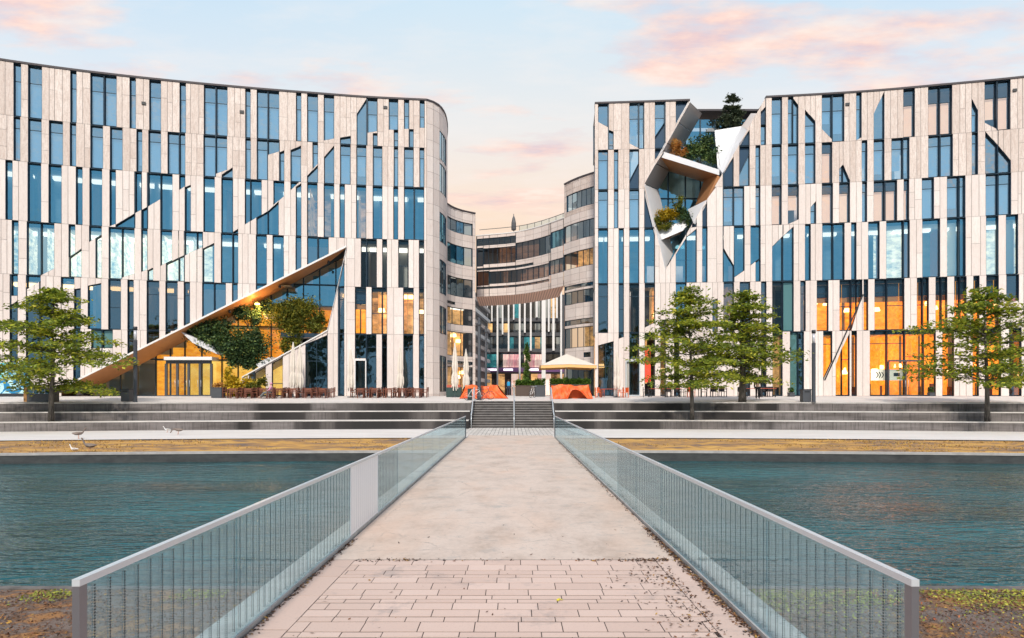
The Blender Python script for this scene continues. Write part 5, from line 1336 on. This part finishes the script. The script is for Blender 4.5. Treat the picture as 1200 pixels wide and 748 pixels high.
closed_parasol(546, 62.5, 409, 'furled cream parasol behind the left orange cover')
closed_parasol(723, 58.9, 411, 'furled white parasol by the red-topped table at the building corner')
p = at(602, 270, 84); H = 2.45
r = empty('closed_parasol', p, label='dark furled parasol standing on the roof of the curved bridge', cat='parasol')
m = MB(); m.tube([p - Vector((0, 0, 1.0)), p + Vector((0, 0, 2.0))], .04, 'dkgrey', 8); m.build('pole', r)
m = MB(); m.lathe(p, [(.26, .0), (.30, .15), (.28, .9), (.16, 1.5), (.04, 1.8)], 'dkgrey', 12, star=.2); m.build('canopy', r)
# the open parasol
p = plz(664, 65.2); r = empty('open_parasol', p, label='large open cream parasol with a glowing amber rim behind the right orange cover', cat='parasol')
za, zb_, zv = [at(664, y, 65.2).z for y in (415, 429.5, 433.5)]
m = MB(); hw = 2.55; c = Vector((p.x, p.y, za)); cs = [Vector((p.x + sx * hw, p.y + sy * hw, zb_)) for sx, sy in ((-1, -1), (1, -1), (1, 1), (-1, 1))]; md = [(cs[i] + cs[(i + 1) % 4]) / 2 + Vector((0, 0, .10)) for i in range(4)]
for i in range(4):
    for tri in ((cs[i], md[i], c), (md[i], cs[(i + 1) % 4], c)): m.slab(tri, (0, 0, -.02), 'canvas', .8)
    for a, b in ((cs[i], md[i]), (md[i], cs[(i + 1) % 4])): m.face([a, a - Vector((0, 0, .28)), b - Vector((0, 0, .28)), b], 'canvas_glow', .5)
m.build('canopy', r)
m = MB(); m.tube([p, Vector((p.x, p.y, za))], .045, 'steel', 8); m.build('pole', r)
for cc in cs: m = MB(); m.tube([Vector((p.x, p.y, za - .1)), cc - Vector((0, 0, .03))], .02, 'steel', 5); m.build('rib', r)

# lamp posts, bins
M['post_dark'] = mat('post_dark_grey', (.045, .05, .06), .5, .1); M['lamp_glass'] = mat('lamp_glass', (.55, .55, .6), .2, .1)
def lamp(px, Y, ytop, label):
    p = plz(px, Y); H = at(px, ytop, Y).z - p.z
    r = empty('lamp_post', p, label=label, cat='street lamp', group='slim lamp posts at the plaza edge')
    m = MB(); m.lathe(p, [(.16, 0), (.16, .04), (.135, .05), (.135, H * .82)], 'post_dark', 14); m.build('post', r)
    m = MB(); m.lathe(p, [(.105, H * .82), (.105, H * .96)], 'lamp_glass', 14); m.build('light_cylinder', r)
    m = MB(); m.lathe(p, [(.14, H * .955), (.14, H)], 'black', 14); m.build('cap', r)
lamp(158.6, 49.2, 383, 'slim grey lamp post beside the left bin, before the diagonal soffit'); lamp(953.5, 49.4, 387, 'slim grey lamp post beside the right bin, before the tall stone piers')
def bin_(px, Y, label):
    p = plz(px, Y); r = empty('litter_bin', p, label=label, cat='bin', group='litter bins at the plaza edge')
    m = MB(); m.box(p + Vector((0, 0, .46)), (.60, .55, .86), 'dkgrey'); m.build('body', r)
    m = MB(); m.box(p + Vector((0, 0, .92)), (.64, .59, .06), 'black'); m.box(p + Vector((0, -.285, .76)), (.36, .02, .10), 'black'); m.build('lid', r)
bin_(149, 49.5, 'square dark litter bin just left of the left lamp post'); bin_(944, 49.8, 'square dark litter bin just left of the right lamp post')
# grey cabinet with an oak end panel, left
p = plz(50, 48.6); r = empty('service_cabinet', p, label='dark grey cabinet with an oak-brown end panel behind the left tree', cat='cabinet')
M['oak'] = toned('oak_panel', (.28, .13, .04), (.42, .22, .08), .6, (3, 3, .5), 3)
m = MB(); m.box(p + Vector((0, 0, .5)), (1.9, .7, 1.0), 'dkgrey'); m.build('body', r)
m = MB(); m.box(p + Vector((-.98, -.01, .53)), (.22, .74, 1.06), 'oak', .5); m.build('end_panel', r)
m = MB(); m.box(p + Vector((0, -.36, .74)), (1.5, .02, .34), 'g_dark'); [m.box(p + Vector((-.4 + .4 * i, -.375, .74)), (.05, .02, .36), 'white') for i in range(3)]; m.build('display_window', r)
# turquoise picture panel on the left facade
tm = mat('turquoise_print', (.1, .5, .6), .4); N = NT(tm); vo = N.n('ShaderNodeTexVoronoi'); vo.inputs['Scale'].default_value = 1.6; N.l(N.coords((1, 1, 1.1)), vo.inputs['Vector'])
nz = N.noise(N.coords((.3, .3, .55)), 1.3, 2)
c = N.ramp(vo.outputs['Distance'], [(.1, (.005, .10, .22)), (.3, (.01, .35, .50)), (.5, (.02, .55, .60)), (.72, (.45, .80, .82))]); c = N.mix(N.ramp(nz, [(.42, (0, 0, 0)), (.55, (1, 1, 1))]), c, (.50, .80, .86)); c2 = N.mix(N.ramp(N.noise(N.coords((1, 1, 1)), 2.2, 1), [(.5, (0, 0, 0)), (.53, (1, 1, 1))]), c, (.01, .22, .45)); N.col(c2); M['turq'] = tm
r = empty('picture_panel', PL(0)[0:2] + (2.27,), label='long panel printed with turquoise bubbles along the foot of the left building', cat='panel'); f = Facade(PL, None); m = MB()
for a, b in zip(lin(-90, 35, 8), lin(-90, 35, 8)[1:]):
    m.hexa([f.pt(a, 2.5, .12), f.pt(a, .05, .12), f.pt(b, .05, .12), f.pt(b, 2.5, .12)], [f.pt(a, 2.5, .02), f.pt(a, .05, .02), f.pt(b, .05, .02), f.pt(b, 2.5, .02)], 'turq')
m.build('print', r); m = MB()
for a, b in zip(lin(-90, 35.4, 8), lin(-90, 35.4, 8)[1:]): m.hexa([f.pt(a, .05, .16), f.pt(a, -.17, .16), f.pt(b, -.17, .16), f.pt(b, .05, .16)], [f.pt(a, .05, .02), f.pt(a, -.17, .02), f.pt(b, -.17, .02), f.pt(b, .05, .02)], 'black')
m.build('plinth', r)

# planters, hedges
def planter(name, label, px, Y, w, d, h, pm_, blobs_h, mn, seed, n=500, cat='planter', size=.07, tops=None):
    p = plz(px, Y); r = empty(name, p, label=label, cat=cat)
    m = MB(); m.box(p + Vector((0, 0, h / 2)), (w, d, h), pm_); m.box(p + Vector((0, 0, h - .02)), (w + .05, d + .05, .06), tops or pm_); m.build('box', r)
    k = max(1, round(w / .6)); bl = [((p.x - w / 2 + w * (i + .5) / k, p.y, p.z + h + blobs_h * .42), (w / k * .62, d * .5, blobs_h * .55), n // k) for i in range(k)]
    q_ = np.random.default_rng(seed); box = np.column_stack([q_.uniform(p.x - w / 2, p.x + w / 2, n), q_.uniform(p.y - d / 2, p.y + d / 2, n), p.z + h + blobs_h * q_.uniform(0, .82, n), q_.uniform(.05, .9, n)])
    leaves('foliage', r, np.concatenate([cloud(bl, seed), box]), size, mn, seed); return r
M['bamboo'] = toned('dark_wicker', (.05, .035, .03), (.13, .09, .07), .8, (8, 8, 1), 3)
planter('hedge_planter', 'dark wicker planter with a clipped green hedge behind the stairs, right of the walking people', 619, 62, 2.3, .7, .95, 'bamboo', .6, 'leaf_hedge', 71, 3000)
planter('hedge_planter', 'clipped green hedge planter immediately behind the right orange cover', 668, 62.6, 3.7, .7, 1.05, 'bamboo', .65, 'leaf_hedge', 72, 4000)
planter('hedge_planter', 'narrow dark planter with a taller hedge clump between the two hedges', 633, 60.8, .9, .6, 1.0, 'dkgrey', .75, 'leaf_hedge', 73, 500)
planter('flower_planter', 'square dark planter with pinkish flowers at the left end of the wooden chairs', 256, 56.3, .85, .8, .85, 'dkgrey', .45, 'leaf_orange', 74, 350, size=.06)
planter('topiary_pot', 'small grey pot with a round green bush before the turquoise window', 927, 58.6, .45, .45, .35, 'dkgrey', .5, 'leaf_hedge', 75, 350, 'plant pot', .05)
planter('topiary_pot', 'small plant pot standing beside the steel-framed entrance door', 1091, 57.4, .4, .4, .3, 'dkgrey', .6, 'leaf_dark', 76, 260, 'plant pot', .07)
shrub('tall_grasses', 'tall yellow grasses growing at the foot of the diagonal slash', plz(282, 58.6), [(tuple(plz(274, 58.6) + Vector((0, 0, .9))), (.8, .5, 1.1), 600), (tuple(plz(287, 58.6) + Vector((0, 0, .8))), (.9, .5, .9), 600), (tuple(plz(268, 58.8) + Vector((0, 0, 1.8))), (.5, .4, .8), 260)], .13, 'leaf_yellow', 77, cat='grass', flat=0)
shrub('garden_shrub', 'grey-green low shrub between the grasses and the stone pier behind the chairs', plz(300, 58.2), [(tuple(plz(297, 58.2) + Vector((0, 0, .7))), (.8, .5, .6), 500), (tuple(plz(305, 58.2) + Vector((0, 0, 1.2))), (.5, .4, .7), 250)], .10, 'leaf_olive', 78)
shrub('column_tree', 'slender dark green column-shaped tree behind the hedge planter', plz(617.5, 66), [(tuple(plz(617.5, 66) + Vector((0, 0, z))), (w_, w_, .8), 330) for z, w_ in ((1.6, .45), (2.7, .42), (3.8, .34), (4.5, .2))], .09, 'leaf_hedge', 79, cat='tree')
# crate with a red top
M['dkgreen'] = mat('dark_green', (.02, .05, .045), .6)
p = plz(532, 59.8); r = empty('crate', p, label='dark green crate with a red upper band under the tallest furled parasol', cat='crate')
m = MB(); m.box(p + Vector((0, 0, .42)), (1.3, .7, .84), 'dkgreen'); m.build('body', r); m = MB(); m.box(p + Vector((0, -.02, .95)), (1.2, .6, .24), 'red_top'); m.build('lid', r)

# orange covers
oc = mat('orange_tarpaulin', (.85, .12, .015), .55); N = NT(oc); N.col(N.ramp(N.noise(N.coords((1, 1, 1)), 2.5, 4), [(.35, (.72, .085, .01)), (.65, (.90, .17, .025))])); M['orange_tarp'] = oc
def cover(label, px0, px1, Y, h, flare0, flare1, seed, hem=0):
    rr = np.random.default_rng(seed); p0, p1 = plz(px0, Y), plz(px1, Y); w = p1.x - p0.x; base = (p0 + p1) / 2
    r = empty('orange_cover', base, label=label, cat='tarpaulin'); m = MB(); nu, nv = 44, 16
    ph = rr.uniform(0, 6, 8)
    def P(u, v, back):
        if hem and not back and .42 < u < .86: v = v + (1 - v) * hem * math.sin((u - .42) / .44 * math.pi) ** .7
        x = p0.x + w * u; z = h * v; e = flare0 * (1 - u) ** 2 * 1. + flare1 * u ** 2
        x += (-(1 - u) * flare0 + u * flare1) * (1 - v) ** 1.5
        fold = .11 * abs(math.sin(u * 8 + ph[0] + 1.5 * v)) ** .6 + .06 * abs(math.sin(u * 19 + ph[1] - 2.5 * v)) ** .7 + .10 * abs(math.sin(u * 5 - v * 4 + ph[2])) - .10 + .02 * math.sin(u * 60 + v * 6)
        y = Y - .42 - (1 - v) * .28 + fold * (1.15 - v * .8) if not back else Y + .45
        zt = h + .06 * math.sin(u * 8 + ph[4]) + .03 * math.sin(u * 23 + ph[5])
        return Vector((x, y, base.z + v * zt + (0 if v else .01)))
    nu = 70; m.grid(lambda u, v: P(u, v, 0), nu, nv, 'orange_tarp')
    for i in range(nu):
        a, b = P(i / nu, 1, 0), P((i + 1) / nu, 1, 0); m.face([a, b, P((i + 1) / nu, 1, 1), P(i / nu, 1, 1)], 'orange_tarp')
        m.face([P((i + 1) / nu, 0, 1), P(i / nu, 0, 1), P(i / nu, 1, 1), P((i + 1) / nu, 1, 1)], 'orange_tarp')
    for u in (0, 1): m.face([P(u, 0, 0), P(u, 1, 0), P(u, 1, 1), P(u, 0, 1)], 'orange_tarp')
    m.build('fabric', r); return r
cover('crumpled orange tarpaulin spread behind the bicycles at the left top of the stairs', 546, 583, 57.2, 1.08, .5, .9, 5)
cover('crumpled orange tarpaulin draped over a barrier at the right top of the stairs', 646, 689, 56.6, 1.12, .1, .35, 8, .72)
# masts
def mast(px, Y, ytop, rad, label):
    p = plz(px, Y); H = at(px, ytop, Y).z - p.z; r = empty('mast', p, label=label, cat='mast'); m = MB()
    m.lathe(p, [(rad * 1.5, 0), (rad * 1.5, .05), (rad, .07), (rad * .8, H * .98), (rad * .5, H)], 'post_dark', 12); m.build('post', r)
    m = MB(); m.lathe(p, [(rad * 1.1, H * .90), (rad * 1.25, H * .905), (rad * 1.25, H * .93), (rad * 1.1, H * .935)], 'dkgrey', 12); m.build('collar', r)
mast(561.5, 54.6, 372, .15, 'thick dark grey mast at the left top of the stairs beside the bicycles'); mast(569.5, 62, 382, .12, 'thinner grey mast standing behind the left orange cover')
# board
p = plz(550.5, 53.9); r = empty('notice_board', p, label='small dark blue-green board standing left of the thick mast', cat='board')
m = MB(); m.box(p + Vector((0, 0, .48)), (.36, .10, .9), 'dkgreen'); m.build('panel', r); m = MB(); m.box(p + Vector((0, 0, .03)), (.5, .35, .06), 'black'); m.build('foot', r)
# bicycles
def bicycle(label, col):
    r = empty('bicycle', (0, 0, 0), label=label, cat='bicycle', group='bicycles around the stairs')
    for x in (-.52, .52):
        w = MB(); pts = [(x + .33 * math.cos(a), 0, .34 + .33 * math.sin(a)) for a in lin(0, 2 * math.pi, 20)]; w.tube(pts, .02, 'black', 5, cap=False); o = w.build('tyre', r)
        s_ = MB(); 
        for k in range(8): a = k * math.pi / 8; s_.tube([(x + .31 * math.cos(a), 0, .34 + .31 * math.sin(a)), (x - .31 * math.cos(a), 0, .34 - .31 * math.sin(a))], .003, 'steel', 3)
        s_.build('spokes', o)
    f_ = MB(); bb = (-.08, 0, .30); st = (-.22, 0, .82); hd = (.36, 0, .86); ra = (-.52, 0, .34); fa = (.52, 0, .34)
    for a, b in ((bb, st), (st, hd), (bb, (.38, 0, .74)), (bb, ra), (ra, st), (hd, fa)): f_.tube([a, b], .018, col, 6)
    f_.build('frame', r)
    m = MB(); m.box((-.24, 0, .92), (.26, .13, .06), 'black'); m.tube([(-.22, 0, .8), (-.24, 0, .91)], .014, 'steel', 6); m.build('saddle', r)
    m = MB(); m.tube([(.30, -.27, 1.0), (.37, -.1, .98), (.37, .1, .98), (.30, .27, 1.0)], .014, 'steel', 6); m.tube([hd, (.36, 0, .98)], .014, 'steel', 6); m.build('handlebar', r)
    return r
b1 = bicycle('bicycle leaning beside the board at the left top of the stairs', 'white'); b2 = bicycle('bicycle parked right of the thick mast before the orange tarpaulin', 'dkgrey'); b3 = bicycle('bicycle parked in front of the wicker hedge planter', 'white')
for b, px, Y, rz in ((b1, 556, 53.7, .15), (b2, 567, 55.2, .1), (b3, 624, 58.6, 1.2)): b.location = plz(px, Y); b.rotation_euler = (0, 0, rz)

# ------------------------------------------------------------ birds
M['goose_grey'] = toned('goose_plumage', (.16, .12, .10), (.42, .36, .31), .8, ns=8); M['gull_white'] = mat('gull_white', (.75, .74, .72), .8); M['beak'] = mat('beak', (.5, .22, .12), .6)
def bird(label, px, py, Y, rz, kind, down=False, lying=False):
    p = at(px, py, Y); s = .85 if kind == 'goose' else .55; b = 'goose_grey' if kind == 'goose' else 'gull_white'
    p = Vector((p.x, p.y, 0.0 if Y > 38.4 + off(p.x) else -.045)); r = empty(kind, label=label, cat=kind, group='geese on the far bank' if kind == 'goose' else 'gulls on the far bank')
    z = .12 if lying else .32
    hd = [(.36, 0, z + .30), (.42, 0, z + .38), (.47, 0, z + .39)] if not down else [(.44, 0, z - .02), (.52, 0, z - .16), (.56, 0, z - .22)]
    J = [(-.02, 0, z), (-.20, 0, z + .01), (-.38, 0, z + .04), (.16, 0, z + .03), (.27, 0, z + .10)] + hd
    o = skin_mesh('body', r, J, [(0, 1), (1, 2), (0, 3), (3, 4), (4, 5), (5, 6), (6, 7)], [(.13, .12), (.11, .10), .03, (.11, .10), .05, .035, .045, .018], b)
    w = MB()
    for sy in (-1, 1): w.slab([Vector((.12, sy * .125, z + .05)), Vector((-.10, sy * .14, z - .03)), Vector((-.40, sy * .06, z + .03)), Vector((-.12, sy * .12, z + .10))], (0, sy * .02, 0), 'goose_grey', .2 if kind == 'goose' else .9)
    w.build('wing', r)
    if not lying:
        for sy in (-1, 1): l_ = MB(); l_.tube([(.0, sy * .05, z - .06), (.01, sy * .05, .01), (.07, sy * .05, .005)], .011, 'beak', 5); l_.build('leg', r)
    r.scale = (s,) * 3; r.location = p; r.rotation_euler = (0, 0, rz)
bird('grey goose standing upright on the pale path edge, farthest left', 92, 514, 37.6, R(15), 'goose')
bird('grey goose on the brown grass nearest the water with its head to the left', 105, 528, 29.4, R(175), 'goose')
bird('grey goose bending its head down to the pale path under the steps', 209, 506, 41.5, R(185), 'goose', down=True)
bird('white gull resting on the brown grass beside the goose nearest the water', 87, 527, 30.0, R(170), 'gull', lying=True)
bird('white gull standing on the pale path close behind the goose with lowered head', 196, 503, 43.6, R(190), 'gull')

# ------------------------------------------------------------ city seen under the bridge
M['far_teal'] = lit('far_teal', (.01, .05, .07), (.05, .30, .32), .5); M['far_pink'] = lit('far_display', (.55, .10, .18), (.9, .75, .6), .7, (2.5, 1, .2), 3.)
M['sign_purple'] = mat('purple_sign', (.12, .05, .16), .5); M['sign_lit'] = mat('lit_sign', (1, 1, 1), .5, emit=(1, .85, 1), estr=1.2)
YF = 108
fb = empty('department_store', ((610 - 600) / F * YF, YF, 2.27), label='dark glass building with white vertical fins seen in the gap under the curved bridge', cat='building')
X = lambda px: (px - 600) / F * YF
Z = lambda y: (HOR - y) / F * YF + CAMZ
m = MB(); m.bx(X(545), X(672), YF + 5, YF + 20, 2.0, Z(340), 'dkgrey'); m.build('wall', fb)
bands = [(342, 372.5), (377, 389.5), (393.5, 408.5), (414, 430.5)]
for i, (a, b) in enumerate(bands):
    m = MB(); m.bx(X(567), X(660), YF + .3, YF + .9, Z(b) - .55, Z(b), 'dkgrey'); m.build('floor_band', fb)
    px = 570.
    while px < 659:
        w_ = 6.4; o = MB(); r_ = rf.random()
        o.face([(X(px + .3), YF + .5, Z(a)), (X(px + .3), YF + .5, Z(b)), (X(px + w_ - .3), YF + .5, Z(b)), (X(px + w_ - .3), YF + .5, Z(a))], 'g_shop' if i < 3 else 'g_shop')
        wo = o.build('window', fb)
        k = MB(); mm = rf.choice(['lit_warm', 'room_dim', 'room_dim', 'room_dim', 'room_dim', 'room_side', 'far_teal']) if i < 3 else ('far_teal' if px < 582 else 'far_pink' if (589 < px < 606 or 614 < px < 634) else 'room_dim')
        k.face([(X(px), YF + 3, Z(a)), (X(px), YF + 3, Z(b)), (X(px + w_), YF + 3, Z(b)), (X(px + w_), YF + 3, Z(a))], mm, rf.random()); k.build('display', wo)
        px += w_
for px, yb, w_ in ((571, 413, 1.6), (576.5, 377, 1.5), (583, 462, 1.9), (589, 392, 1.8), (596, 412, 1.9), (602, 375, 1.6), (609, 462, 2.1), (615, 390, 1.9), (622, 411, 2.), (629, 372, 1.9), (637, 462, 4.6), (643, 389, 1.8), (648.5, 411, 2.6), (652.5, 373, 2), (657.5, 462, 2.)):
    o = MB(); o.bx(X(px - w_ / 2), X(px + w_ / 2), YF - .25, YF + .35, max(Z(yb), 2.28), Z(342), 'white'); o.build('fin', fb)
m = MB(); m.bx(X(567), X(661), YF - .1, YF + .5, Z(436), Z(431), 'sign_purple'); m.build('sign_band', fb)
m = MB()
for a, b in ((571, 582), (590, 601), (619, 631)): m.bx(X(a), X(b), YF - .16, YF - .11, Z(434.6), Z(432.2), 'sign_lit')
m.build('sign_panel', fb)
m = MB()
for i in range(12):
    a = 568 + i * 7.8; m.face([(X(a), YF + 1.4, Z(438)), (X(a), YF + 1.4, 2.3), (X(a + 7.8), YF + 1.4, 2.3), (X(a + 7.8), YF + 1.4, Z(438))], rf.choice(['lit_warm', 'room_dim', 'lit_warm', 'far_pink']), rf.random())
m.build('shop_front', fb)
# side street building, left in the gap
sb_ = empty('corner_building', (X(560), 96, 2.27), label='grey building with stacked metal balconies at the left side of the gap', cat='building')
a_, b_2 = Vector((-5.6, 88, 0)), Vector((-3.9, 107, 0))
m = MB(); m.hexa([a_ + Vector((0, 0, 2)), b_2 + Vector((0, 0, 2)), b_2 + Vector((0, 0, 16.5)), a_ + Vector((0, 0, 16.5))], [q_ + Vector((-4, 0, 0)) for q_ in (a_ + Vector((0, 0, 2)), b_2 + Vector((0, 0, 2)), b_2 + Vector((0, 0, 16.5)), a_ + Vector((0, 0, 16.5)))], 'dkgrey'); m.build('wall', sb_)
for i in range(8):
    z = 4.2 + i * 1.55; m = MB(); m.hexa([a_ + Vector((.5, 0, z)), b_2 + Vector((.5, 0, z)), b_2 + Vector((.5, 0, z + .5)), a_ + Vector((.5, 0, z + .5))], [q_ + Vector((-.5, 0, 0)) for q_ in (a_ + Vector((.5, 0, z)), b_2 + Vector((.5, 0, z)), b_2 + Vector((.5, 0, z + .5)), a_ + Vector((.5, 0, z + .5)))], 'grey_panel' if i % 2 else 'steel', rf.random()); m.build('balcony', sb_)
# ------------------------------------------------------------ sky, sun, camera
w = bpy.data.worlds.new('World'); sc.world = w; w.use_nodes = True
t = w.node_tree; t.nodes.clear()
class WM: pass
wm_ = WM(); wm_.node_tree = t; N = NT(wm_)
SUN_EL, SUN_AZ = R(38), R(183)      # azimuth from +Y clockwise: behind and to the left of the camera
sky = N.n('ShaderNodeTexSky'); sky.sky_type = 'NISHITA'; sky.sun_disc = False; sky.sun_elevation = SUN_EL; sky.sun_rotation = SUN_AZ
tc = N.n('ShaderNodeTexCoord'); sep = N.n('ShaderNodeSeparateXYZ'); N.l(tc.outputs['Generated'], sep.inputs[0])
x, y, z = sep.outputs
el = N.math('MAXIMUM', z, 0.)
front = N.ramp(el, [(0, (.93, .56, .34)), (.16, (.91, .64, .43)), (.27, (.91, .74, .61)), (.36, (.80, .79, .78)), (.50, (.60, .75, .86)), (.8, (.36, .57, .78))])
side = N.ramp(el, [(0, (.86, .62, .48)), (.16, (.88, .68, .52)), (.27, (.86, .75, .68)), (.36, (.72, .78, .84)), (.50, (.50, .70, .87)), (.8, (.38, .58, .78))])
back = N.ramp(el, [(0, (.30, .44, .54)), (.08, (.50, .68, .82)), (.35, (.46, .65, .84)), (.8, (.34, .56, .80))])
hx = N.math('DIVIDE', N.math('ABSOLUTE', x), N.math('MAXIMUM', N.math('ABSOLUTE', y), .05))
fr = N.mix(N.ramp(hx, [(.1, (0, 0, 0)), (.6, (1, 1, 1))]), front, side)
g = N.mix(N.ramp(N.math('ADD', N.math('MULTIPLY', y, .5), .5), [(.42, (0, 0, 0)), (.62, (1, 1, 1))]), back, fr)
# clouds on a flat layer overhead
cmb = N.n('ShaderNodeCombineXYZ'); zz = N.math('ADD', el, .06)
N.l(N.math('DIVIDE', x, zz), cmb.inputs[0]); N.l(N.math('DIVIDE', y, zz), cmb.inputs[1])
mp = N.n('ShaderNodeMapping'); N.l(cmb.outputs[0], mp.inputs[0]); mp.inputs['Scale'].default_value = (.8, 1.5, 1); mp.inputs['Location'].default_value = (-4, 3, 0)
cn = N.noise(mp.outputs[0], 1.7, 9, .55); cn2 = N.noise(mp.outputs[0], 4.5, 6, .6)
cd = N.math('ADD', N.math('MULTIPLY', cn, .85), N.math('MULTIPLY', cn2, .15))
mask = N.ramp(N.math('ADD', cd, N.math('MULTIPLY', N.math('ABSOLUTE', x), .06)), [(.52, (0, 0, 0)), (.63, (1, 1, 1))])
shade = N.ramp(cn2, [(.38, (.70, .54, .60)), (.55, (.97, .66, .56)), (.68, (1.0, .80, .68))])
fade = N.ramp(el, [(.10, (0, 0, 0)), (.30, (.9, .9, .9))])
g = N.mix(N.math('MULTIPLY', mask, fade), g, shade)
wisp = N.ramp(cn2, [(.45, (0, 0, 0)), (.8, (.5, .5, .5))])
g = N.mix(N.math('MULTIPLY', wisp, fade), g, (.90, .83, .80))
mixed = N.mix(1., N.mix(1., sky.outputs[0], (.006, .006, .006), 'MULTIPLY'), N.mix(1., g, (9.6, 9.6, 9.6), 'MULTIPLY'), 'ADD')
bg = N.n('ShaderNodeBackground'); N.l(mixed, bg.inputs[0]); bg.inputs[1].default_value = .1
out = N.n('ShaderNodeOutputWorld'); N.l(bg.outputs[0], out.inputs[0])
w.cycles.sampling_method = 'MANUAL'; w.cycles.sample_map_resolution = 512
sl = bpy.data.lights.new('sun', 'SUN'); sl.energy = 3.2; sl.angle = R(5); sl.color = (1, .91, .80)
so = bpy.data.objects.new('sun', sl); COL.objects.link(so)
d = Vector((math.sin(SUN_AZ) * math.cos(SUN_EL), math.cos(SUN_AZ) * math.cos(SUN_EL), math.sin(SUN_EL)))
so.rotation_euler = d.to_track_quat('Z', 'Y').to_euler(); so.location = (0, -30, 60)
cam = bpy.data.cameras.new('camera'); cam.lens = 24; cam.sensor_width = 36; cam.shift_y = (HOR - 374) / 1200; cam.clip_end = 3000; cam.clip_start = .05
co = bpy.data.objects.new('camera', cam); COL.objects.link(co); co.location = (0, 0, CAMZ); co.rotation_euler = (R(90), 0, 0)
sc.camera = co
sc.view_settings.view_transform = 'Standard'; sc.view_settings.look = 'None'; sc.view_settings.exposure = .18; sc.view_settings.gamma = 1
sc.render.engine = 'CYCLES'
cy = sc.cycles; cy.use_denoising = True; cy.max_bounces = 8; cy.diffuse_bounces = 3; cy.glossy_bounces = 3; cy.transparent_max_bounces = 16; cy.transmission_bounces = 4
cy.sample_clamp_indirect = 4; cy.caustics_reflective = False; cy.caustics_refractive = False; cy.use_adaptive_sampling = True; cy.adaptive_threshold = .02
